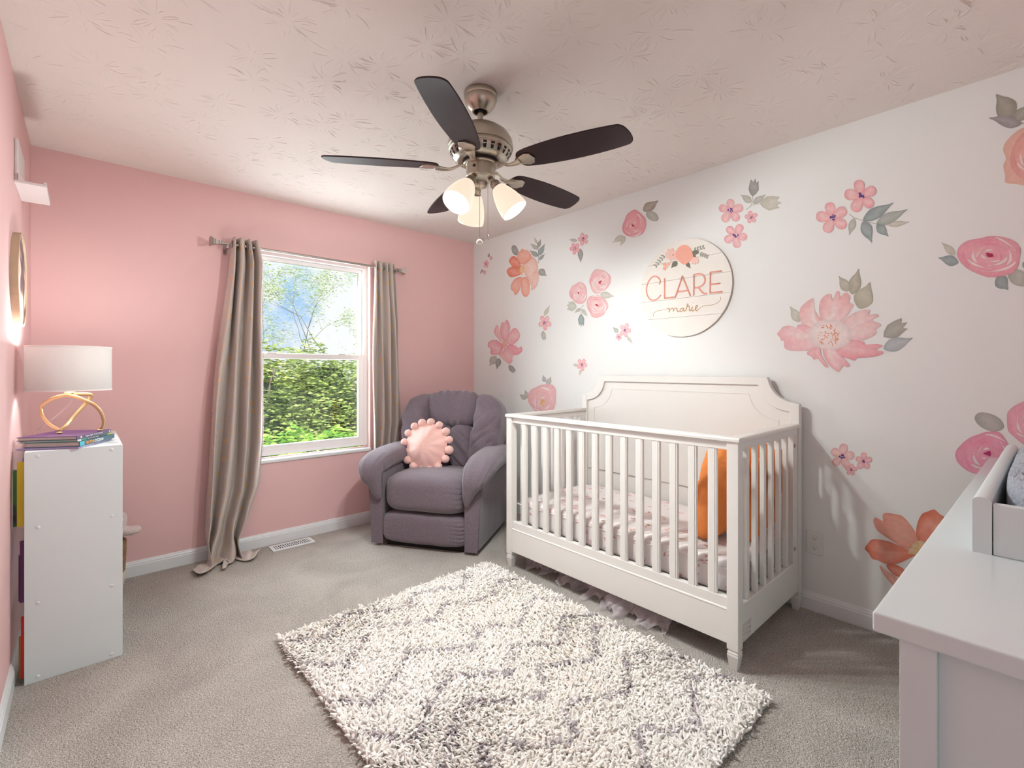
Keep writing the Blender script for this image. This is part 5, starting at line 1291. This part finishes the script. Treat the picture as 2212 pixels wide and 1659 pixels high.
def d1(b): blossom(b, *ZA(165, 273), 5.0, .3, sq=.75); blossom(b, *ZA(124, 325), 9.0, -1.4, sq=.75); blossom(b, *ZA(110, 398), 5.5, 1, sq=.75)
sticker('tiny trio of pink blossoms high up beside the room corner', *ZA(130, 330), d1, [lf(ZA, 143, 268, 150, 228, .25, c=LG1), lf(ZA, 95, 372, 70, 413, .2, c=LG1)])
def d2(b):
    petals(ZA, [([(450, 300), (520, 262), (560, 290), (578, 345), (568, 400), (548, 470), (522, 520), (500, 480), (470, 430), (445, 370)], mixc(PEACH, WHT, .45), PEACH),
        ([(540, 400), (575, 392), (584, 440), (572, 500), (545, 542), (515, 550), (522, 500)], LPINK, PEACH),
        ([(400, 300), (398, 230), (420, 215), (438, 190), (460, 205), (482, 203), (508, 230), (522, 265), (500, 300), (450, 330)], PEACH, CORAL),
        ([(345, 262), (375, 258), (405, 285), (425, 330), (428, 362), (360, 352), (335, 325), (322, 300)], CORAL, DCORAL),
        ([(303, 385), (330, 355), (380, 350), (430, 375), (432, 410), (390, 432), (340, 440), (315, 420)], CORAL, DCORAL),
        ([(435, 440), (428, 500), (412, 560), (378, 598), (360, 562), (342, 552), (340, 510), (365, 465), (400, 442)], PEACH, CORAL),
        ([(440, 445), (475, 440), (500, 480), (505, 540), (497, 590), (470, 615), (440, 592), (428, 540), (430, 490)], PEACH, CORAL)])(b)
    dots(b, ZA, 437, 378, 26, 52, (0.80, 0.52, 0.28), YEL, 22, 2, .12)
sticker('coral peony with grey leaf sprig, nearest the room corner', *ZA(445, 400), d2, [lf(ZA, 392, 250, 357, 162, .28, 'blunt', LG1), stem(ZA, [(582, 320), (580, 250), (576, 180), (574, 150)], .7, LG4),
    lf(ZA, 577, 257, 503, 207, .24, c=LG1), lf(ZA, 583, 250, 635, 148, .20, c=LG4), lf(ZA, 575, 195, 508, 148, .22, c=LG2), lf(ZA, 575, 182, 600, 107, .20, c=LG1), lf(ZA, 572, 150, 540, 90, .16, c=LG3), lf(ZA, 586, 290, 636, 235, .20, c=LG1), lf(ZA, 583, 375, 652, 430, .36, c=LG1)])
def d3(b): blossom(b, *ZA(972, 108), 14.5, -.6, sq=.8); blossom(b, *ZA(898, 190), 13.5, .5, DPINK and (0.80, .34, .38), sq=.85)
sticker('two small pink blossoms under the ceiling, left of the round rose', *ZA(930, 150), d3, [lf(ZA, 918, 122, 845, 112, .2, c=LG2), lf(ZA, 945, 190, 950, 315, .19, c=LG1)])
def d4(b): rose(b, *ZA(1115, 475), 23, 26, LPINK, DPINK, (.45, .02, .03), 3, .4, (.05, .05)); rose(b, *ZA(932, 578), 19, 23, LPINK, (0.82, .20, .28), (.45, .02, .05), 5); rose(b, *ZA(1093, 692), 22.5, 25, LPINK, DPINK, (.45, .02, .04), 8, -.3, (0, -.05))
sticker('cluster of three round pink roses left of the name sign', *ZA(1040, 590), d4, [lf(ZA, 1120, 590, 1243, 607, .24, c=LG3), lf(ZA, 915, 700, 825, 690, .5, 'fork', (.58, .60, .52)), lf(ZA, 948, 715, 895, 752, .22, c=LG2), lf(ZA, 953, 760, 956, 878, .24, 'fork', LG4), lf(ZA, 958, 720, 1008, 782, .22, c=LG3), stem(ZA, [(975, 685), (950, 715), (950, 765)], .6)])
sticker('single pink blossom with leaves above and below, left of the rose trio', *ZA(637, 838), lambda b: blossom(b, *ZA(637, 838), 17.5, -1.0, (.80, .44, .46), sq=.82), [lf(ZA, 630, 778, 680, 685, .16, c=LG3), lf(ZA, 618, 908, 632, 998, .24, 'fork', LG2)])
def d6(b):
    petals(ZA, [([(285, 1010), (250, 950), (245, 890), (262, 835), (285, 838), (300, 812), (315, 825), (332, 862), (332, 900), (310, 970)], LPINK, (.80, .38, .44)),
        ([(262, 1010), (205, 950), (192, 910), (213, 862), (228, 870), (238, 920)], LPINK, PINK), ([(300, 1010), (320, 940), (358, 890), (385, 888), (412, 920), (418, 960), (395, 1000), (340, 1035)], LPINK, (.80, .38, .44)),
        ([(300, 1045), (360, 1030), (405, 1060), (430, 1045), (440, 1085), (405, 1115), (370, 1122), (345, 1112)], PINK, (.80, .32, .40)), ([(270, 1090), (310, 1050), (362, 1110), (350, 1150), (355, 1170), (330, 1200), (310, 1180), (285, 1150)], LPINK, PINK),
        ([(268, 1035), (230, 998), (190, 988), (145, 1008), (138, 1045), (162, 1068), (162, 1110), (200, 1122), (240, 1110), (268, 1075)], LPINK, (.80, .34, .42)), ([(232, 1110), (262, 1085), (300, 1160), (322, 1198), (298, 1182), (262, 1150)], LPINK, PINK)])(b)
    dots(b, ZA, 282, 1025, 30, 45, (.80, .42, .32), (.74, .22, .10), 30, 4)
sticker('loose pink peony above the recliner, near the room corner', *ZA(285, 1030), d6, [lf(ZA, 208, 1132, 153, 1217, .34, c=LG2), lf(ZA, 237, 1150, 216, 1245, .26, c=LG1), lf(ZA, 320, 1208, 377, 1278, .28, 'fork', LG1)])
def d7(b): blossom(b, *ZA(1338, 905), 16, -1.2, (.80, .48, .50), sq=.85); blossom(b, *ZA(1282, 962), 8.5, .4, (.80, .42, .44), sq=.85)
sticker('pale pair of blossoms between the rose trio and the headboard', *ZA(1320, 930), d7, [lf(ZA, 1278, 925, 1230, 876, .28, c=LG2), lf(ZA, 1355, 958, 1404, 1023, .18, c=LG3)])
sticker('lone small blossom just above the left end of the crib', *ZA(962, 1205), lambda b: blossom(b, *ZA(962, 1205), 14, .2, sq=.85), [lf(ZA, 924, 1210, 878, 1206, .3, c=LG3), lf(ZA, 948, 1250, 942, 1302, .2, c=LG3)])
def d9(b):
    rose(b, *ZA(620, 1505), 31, 34, (.80, .50, .50), PINK, (.72, .45, .10), 11, .2, (0, .15)); dots(b, ZA, 622, 1540, 26, 34, (.80, .52, .25), (.78, .48, .08), 12, 3, .2)
sticker('soft pink rose with yellow heart between recliner and crib headboard', *ZA(620, 1500), d9, [lf(ZA, 635, 1358, 620, 1295, .28, c=(.45, .48, .50)), lf(ZA, 655, 1385, 690, 1308, .28, c=LG2), lf(ZA, 485, 1502, 462, 1423, .24, c=LG2), lf(ZA, 470, 1507, 414, 1463, .28, c=LG2)])
sticker('round pink rose under the ceiling, left of the name sign', *ZG(970, 900), lambda b: rose(b, *ZG(975, 890), 25, 29.5, PINK, DPINK, (.35, .01, .06), 14, .35, (-.05, .12)), [lf(ZG, 1240, 490, 1690, 180, .26, c=(.42, .36, .30)), lf(ZG, 1330, 545, 1690, 750, .30, 'blunt', LG2), lf(ZG, 650, 1235, 322, 1445, .22, c=LG3), lf(ZG, 688, 1245, 560, 1550, .18, c=LG3)])
def d11(b): blossom(b, *ZB(187, 420), 27.5, -1.6, (.80, .46, .46)); blossom(b, *ZB(409, 490), 14.5, -.5); blossom(b, *ZB(243, 680), 27, -1.1, (.80, .44, .46))
sticker('three pink blossoms with forked grey leaves above right of the sign', *ZB(300, 480), d11, [stem(ZB, [(350, 410), (400, 375), (420, 330), (425, 265)], .8), lf(ZB, 422, 268, 445, 75, .29, 'fork', LG1), lf(ZB, 412, 328, 297, 253, .28, c=(.55, .54, .48)), lf(ZB, 428, 342, 565, 245, .2, c=LG2), lf(ZB, 498, 347, 735, 325, .34, 'fork', LG3), stem(ZB, [(415, 362), (500, 345)], .8, LG3)])
def d12(b): blossom(b, *ZB(1578, 262), 37, -1.75, (.80, .44, .44)); blossom(b, *ZB(1270, 492), 35, -1.85, (.80, .44, .44))
sticker('two larger blossoms beside a long blue-grey leaf spray, upper right', *ZB(1500, 400), d12, [stem(ZB, [(1450, 455), (1500, 495), (1580, 520), (1735, 560), (1860, 572)], .9), lf(ZB, 1595, 522, 1918, 333, .17, c=LG4), lf(ZB, 1597, 530, 1688, 757, .26, c=LG4), lf(ZB, 1500, 500, 1447, 682, .20, c=LG2), lf(ZB, 1738, 558, 2068, 403, .16, c=(.42, .46, .42)), lf(ZB, 1740, 567, 1865, 692, .28, c=LG4), lf(ZB, 1860, 572, 2088, 538, .14, c=LG3)])
def d13(b):
    lp_c = (.80, .52, .52)
    petals(ZCC, [([(760, 890), (705, 760), (700, 640), (730, 550), (790, 490), (860, 480), (872, 535), (902, 530), (935, 450), (980, 445), (990, 515), (1040, 470), (1085, 462), (1130, 525), (1112, 590), (1175, 625), (1150, 680), (1100, 760), (1000, 850), (880, 920)], mixc(LPINK, WHT, .5), (.80, .46, .46), (850, 860)),
        ([(750, 890), (645, 720), (618, 620), (625, 562), (608, 538), (520, 590), (450, 660), (428, 740), (445, 850), (500, 930), (620, 960)], mixc(LPINK, WHT, .5), (.80, .48, .48), (650, 880)),
        ([(670, 1000), (560, 920), (470, 895), (400, 912), (380, 950), (300, 915), (200, 930), (160, 980), (118, 1030), (160, 1080), (170, 1120), (215, 1130), (215, 1200), (260, 1250), (400, 1265), (560, 1255), (700, 1200), (720, 1100)], mixc(LPINK, WHT, .4), (.80, .45, .48), (640, 1060)),
        ([(940, 940), (1060, 820), (1200, 730), (1380, 690), (1402, 720), (1380, 765), (1490, 755), (1517, 790), (1440, 812), (1435, 850), (1520, 880), (1547, 915), (1490, 960), (1487, 1020), (1420, 1070), (1290, 1120), (1100, 1140), (960, 1060)], mixc(LPINK, WHT, .4), lp_c, (1060, 980)),
        ([(1020, 1110), (1280, 1130), (1330, 1160), (1360, 1200), (1450, 1172), (1540, 1175), (1577, 1195), (1480, 1250), (1580, 1270), (1562, 1310), (1420, 1350), (1230, 1360), (1190, 1398), (1100, 1370), (950, 1330), (890, 1200)], lp_c, (.80, .36, .40), (1000, 1190)),
        ([(760, 1200), (900, 1220), (1000, 1330), (1090, 1420), (1122, 1470), (1080, 1490), (1030, 1470), (970, 1550), (920, 1530), (840, 1460), (780, 1370), (752, 1290)], mixc(LPINK, WHT, .4), (.80, .42, .45), (840, 1260)),
        ([(560, 1262), (700, 1215), (722, 1290), (752, 1370), (820, 1475), (790, 1490), (740, 1440), (680, 1370), (630, 1385), (592, 1340), (535, 1310)], lp_c, PINK, (660, 1270))])(b)
    poly_fill(b, [ZCC(850 + 300 * math.cos(q), 1040 + 210 * math.sin(q)) for q in [6.283 * k / 16 for k in range(16)]], mixc(LPINK, WHT, .75), mixc(LPINK, WHT, .45), 0.0021, 3)
    dots(b, ZCC, 830, 1040, 155, 150, (.80, .46, .32), (.78, .30, .16), 60, 6, .10)
sticker('largest pink peony with orange heart, right of the name sign', *ZCC(850, 1040), d13, [lf(ZCC, 428, 864, 297, 648, .26, c=(.58, .56, .48)), lf(ZCC, 1105, 442, 968, 232, .28, c=(.50, .47, .38)), lf(ZCC, 1148, 482, 1243, 130, .24, c=(.46, .43, .34)), lf(ZCC, 1250, 680, 1400, 315, .34, c=(.50, .48, .38)), lf(ZCC, 1585, 1070, 1905, 855, .30, 'fork', (.42, .41, .36)), lf(ZCC, 1587, 1232, 1988, 1083, .22, c=(.46, .49, .50))])
sticker('wide pink rose near the right edge, with grey leaves', *ZD(580, 1335), lambda b: rose(b, *ZD(580, 1338), 69, 44, (.80, .42, .46), (.80, .26, .36), (.36, 0, .06), 17, .05, (0, -.06)), [lf(ZD, 307, 1330, 197, 1230, .2, c=LG3), lf(ZD, 332, 1390, 172, 1353, .26, c=LG4), lf(ZD, 640, 1505, 730, 1608, .42, c=LG4), lf(ZD, 730, 1480, 900, 1545, .34, 'blunt', LG2), lf(ZD, 842, 1420, 900, 1400, .5, c=LG4)])
def d15(b):
    petals(ZD, [([(870, 310), (780, 360), (710, 430), (688, 495), (712, 560), (690, 620), (705, 700), (708, 755), (790, 765), (870, 778), (960, 770), (1060, 740), (1130, 640), (1150, 520), (1110, 400), (1010, 320)], (.80, .48, .42), PEACH)])(b)
    rose(b, *ZD(925, 540), 50, 54, (.80, .44, .40), (.78, .34, .28), (.6, .2, .15), 19)
sticker('peach rose cut by the right edge, high beneath the ceiling', *ZD(900, 540), d15, [lf(ZD, 765, 232, 632, 50, .40, c=(.38, .36, .30)), lf(ZD, 835, 285, 575, 240, .20, c=(.36, .34, .34)), lf(ZD, 790, 262, 900, 130, .28, c=(.40, .40, .33)), stem(ZD, [(760, 228), (800, 262), (870, 292)], 1.2, LG1)])
def d16(b): blossom(b, *ZE(190, 484), 27, -.1, (.80, .50, .48)); blossom(b, *ZE(370, 523), 20, -.3, (.80, .42, .44)); blossom(b, *ZE(265, 597), 14, -.2, (.80, .40, .42))
sticker('trio of leafless pink blossoms low on the wall right of the crib', *ZE(270, 530), d16, [])
def d17(b): rose(b, *ZE(1365, 462), 58, 47, (.80, .38, .48), (.80, .24, .38), (.36, 0, .12), 23, -.25, (.15, .05)); rose(b, *ZE(1745, 200), 47, 50, (.80, .44, .50), (.80, .30, .42), (.5, .05, .12), 29)
sticker('two deep pink roses behind the changing pad', *ZE(1450, 400), d17, [lf(ZE, 1535, 245, 1295, 153, .26, 'blunt', (.46, .45, .42))])
def d18(b):
    petals(ZE, [([(825, 1170), (770, 1070), (700, 990), (650, 970), (535, 958), (528, 1030), (470, 993), (450, 1030), (480, 1100), (560, 1160), (640, 1210), (700, 1245), (800, 1250)], (.80, .42, .34), CORAL, (720, 1130)),
        ([(812, 1160), (812, 1060), (850, 970), (900, 945), (960, 928), (1000, 965), (1060, 1000), (1110, 1060), (1080, 1150), (1000, 1220), (880, 1260)], CORAL, (.72, .20, .12)),
        ([(720, 1255), (600, 1200), (500, 1178), (435, 1178), (402, 1215), (378, 1255), (410, 1290), (440, 1338), (490, 1352), (560, 1382), (640, 1382), (740, 1340), (820, 1290)], (.80, .38, .30), (.74, .22, .14)),
        ([(558, 1390), (620, 1382), (700, 1420), (780, 1500), (740, 1520), (660, 1492), (600, 1455)], CORAL, (.72, .20, .12)), ([(507, 1392), (560, 1440), (640, 1490), (700, 1560), (640, 1580), (560, 1500), (512, 1430)], PEACH, (.76, .36, .28)),
        ([(900, 1260), (1040, 1230), (1180, 1260), (1220, 1330), (1130, 1400), (960, 1380), (860, 1320)], CORAL, DCORAL), ([(800, 1330), (900, 1340), (960, 1460), (920, 1560), (820, 1540), (760, 1420)], PEACH, CORAL)])(b)
    dots(b, ZE, 840, 1265, 120, 90, (.80, .56, .32), YEL, 30, 9, .10)
sticker('big coral peony low on the wall, partly hidden by the dresser', *ZE(760, 1270), d18, [])

# ================================================================== ROUND NAME SIGN
sg = thing('name_sign', (XR, 1.467, 1.438), 'round white plank name sign with raised lettering and flowers above crib', 'sign')
SC, SRr = (1.467, 1.740), 0.302
M_sign = mat('sign_paint', (0.80, 0.755, 0.70), 0.6, var=0.03, var_scale=20, bump=80, bump_s=0.08)
def ZS(x, y): return (1370 + x / 6.9125, 500 + y / 6.9125)
zl = [at_x(*ZS(775, 415), XR - .016)[2], at_x(*ZS(775, 695), XR - .016)[2], at_x(*ZS(775, 987), XR - .016)[2], at_x(*ZS(750, 1272), XR - .016)[2]]
edges = [SC[1] + SRr - 0.0001] + zl + [SC[1] - SRr + 0.0001]
for i in range(5):
    zt, zb_ = edges[i] - (0.0008 if i else 0), edges[i + 1] + (0.0008 if i < 4 else 0)
    def yh(z_): return math.sqrt(max(0, SRr ** 2 - (z_ - SC[1]) ** 2))
    zs_ = [zt + (zb_ - zt) * k / 20 for k in range(21)]
    prof = [(SC[0] + yh(q), q) for q in zs_] + [(SC[0] - yh(q), q) for q in zs_[::-1] if yh(q) > 1e-3]
    prof = [p for k, p in enumerate(prof) if k == 0 or abs(p[0] - prof[k - 1][0]) + abs(p[1] - prof[k - 1][1]) > 1e-5]
    B().prism(prof, XR - 0.0165, XR - 0.005, lambda p, a: (a, p[0], p[1])).obj('plank', M_sign, sg)
B().lathe([(0.0, 0.0), (0.298, 0.0), (0.298, 0.006), (0.0, 0.006)], (XR - 0.0008, SC[0], SC[1]), (-1, 0, 0), 80).obj('backing', mat('sign_backing', (0.35, 0.30, 0.25), 0.7, var=0.1), sg)
M_lett = mat('coral_lettering', (0.84, 0.38, 0.30), 0.55, var=0.03); M_lett2 = mat('gold_wood_script', (0.60, 0.40, 0.22), 0.5, var=0.06)
def strokes(name, m, lst, r, x_, n=5, sm=True, flat=0.8):
    b = B()
    for pts in lst:
        w = [V3(at_x(*ZS(*p), x_)) for p in pts]
        if sm and len(w) > 2: w = catmull(w, n)
        b.tube(w, r, 8, up=(1, 0, 0), flat=flat)
        for e in (w[0], w[-1]): b.puff(e, (r * flat, r, r), 2, 2)
    return b.obj(name, m, sg, smooth=True)
XS = XR - 0.0185
for nm, lst in (('C', [[(378, 782), (386, 740), (368, 700), (330, 674), (285, 672), (238, 708), (200, 775), (182, 860), (190, 940), (222, 1000), (268, 1026), (320, 1019), (362, 990), (392, 955)]]),
                ('L', [[(452, 708), (451, 998)], [(451, 998), (590, 981)]]), ('A', [[(610, 982), (718, 668)], [(718, 668), (836, 955)], [(655, 900), (795, 882)]]),
                ('R', [[(887, 948), (890, 648)], [(890, 648), (955, 634), (1018, 648), (1054, 705), (1044, 768), (1000, 815), (940, 838), (893, 845)], [(955, 838), (1000, 892), (1040, 925), (1078, 925)]]),
                ('E', [[(1135, 612), (1131, 918)], [(1135, 612), (1300, 591)], [(1138, 790), (1280, 775)], [(1131, 918), (1310, 900)]])):
    strokes('letter', M_lett, lst, 0.0046, XS)
script = [[(497, 1155), (517, 1148), (524, 1170), (520, 1206), (532, 1176), (556, 1150), (580, 1152), (582, 1194), (592, 1170), (615, 1146), (637, 1150), (640, 1184), (655, 1200), (676, 1186)],
          [(738, 1150), (708, 1148), (686, 1168), (690, 1194), (712, 1192), (735, 1160)], [(740, 1148), (737, 1182), (752, 1190), (772, 1168), (786, 1122), (792, 1084), (802, 1092), (797, 1118), (817, 1114), (822, 1150), (822, 1180), (840, 1184)],
          [(840, 1184), (858, 1152), (868, 1125), (862, 1172), (874, 1188), (892, 1176), (926, 1150), (945, 1116), (933, 1104), (914, 1130), (912, 1165), (932, 1184), (960, 1165)]]
strokes('script', M_lett2, script, 0.0029, XR - 0.0175, 5)
strokes('script', M_lett2, [[(285, 1265), (290, 1226), (328, 1192), (400, 1176), (452, 1166), (500, 1152)], [(960, 1165), (1000, 1130), (1060, 1106), (1140, 1100), (1200, 1086), (1262, 1050), (1290, 1010), (1284, 978)], [(876, 1060), (879, 1064)]], 0.0015, XR - 0.0173, 6)
def cut(name, pts, m, x0, x1, smooth=3):
    w = [p[:2] for p in catmull([(x, y, 0) for x, y in pts], smooth, closed=True)] if smooth else pts
    prof = [at_x(*ZS(*p), XR)[1:] for p in w]
    return B().prism(prof, XR - x1, XR - x0, lambda p, a: (a, p[0], p[1])).obj(name, m, sg)
M_rose = mat('rose_cutout', (0.82, 0.38, 0.28), 0.6, var=0.06); M_daisy = mat('daisy_cutout', (0.82, 0.52, 0.46), 0.6, var=0.05); M_olive = mat('olive_cutout', (0.16, 0.155, 0.11), 0.6, var=0.08); M_sage = mat('sage_cutout', (0.30, 0.31, 0.25), 0.6, var=0.08)
for (a, b_, c_, d_, w, st) in ((880, 330, 985, 310, .30, 'blunt'), (660, 455, 575, 550, .30, 'point'), (800, 470, 860, 555, .30, 'point'), (885, 370, 940, 385, .5, 'blunt')):
    cut('cutout_leaf', leafpts(a, b_, c_, d_, w, st), M_olive, 0.0165, 0.0185)
for base, tip, n in (((480, 345), (335, 520), 5), ((895, 290), (1055, 240), 4), ((985, 330), (1110, 380), 4)):
    strokes('cutout_stem', M_sage, [[base, tip]], 0.0009, XR - 0.0175, sm=False)
    for k in range(n):
        t01 = (k + .6) / n; x = base[0] + (tip[0] - base[0]) * t01; y = base[1] + (tip[1] - base[1]) * t01; an = math.atan2(tip[1] - base[1], tip[0] - base[0])
        for sgn in (-1, 1): cut('cutout_leaf', leafpts(x, y, x + 42 * math.cos(an + sgn * .85), y + 42 * math.sin(an + sgn * .85), .24, 'blunt'), M_sage, 0.0165, 0.0182, 2)
for k in range(8):
    a = k * 2 * math.pi / 8 + .2; cut('cutout_petal', leafpts(575 + 14 * math.cos(a), 352 + 14 * math.sin(a), 575 + 92 * math.cos(a) * 1.0, 352 + 100 * math.sin(a), .27, 'blunt'), M_daisy, 0.0165, 0.0186 + 0.0003 * (k % 2) + 0.00007 * k, 2)
B().puff(at_x(*ZS(577, 352), XR - 0.020), (0.003, 0.006, 0.006), 2, 4).obj('cutout_centre', M_rose, sg, smooth=True)
cut('cutout_rose', [(770 + 128 * math.cos(q) * (1 + .07 * math.sin(q * 5)), 352 + 138 * math.sin(q) * (1 + .06 * math.cos(q * 4))) for q in [6.283 * k / 18 for k in range(18)]], M_rose, 0.0165, 0.0195)
sp = []
for q in range(60):
    a = q * .33; r = 12 + 1.75 * q; sp.append((745 + r * math.cos(a) * .95, 375 + r * math.sin(a) * .95 - q * .35))
strokes('cutout_swirl', M_daisy, [sp], 0.0008, XR - 0.0198, 2)
cut('cutout_bud', [(860, 440), (870, 400), (920, 388), (970, 405), (985, 445), (965, 495), (945, 470), (930, 505), (905, 470), (890, 495)], M_daisy, 0.0165, 0.019, 2)
for x, y, r in ((475, 500, 26), (535, 495, 20), (475, 560, 24), (510, 530, 14)): cut('cutout_berry', [(x + r * math.cos(q), y + r * math.sin(q)) for q in [6.283 * k / 8 for k in range(8)]], M_rose, 0.0165, 0.0188, 2)
strokes('cutout_stem', M_rose, [[(475, 560), (520, 500), (570, 440)]], 0.001, XR - 0.0175)
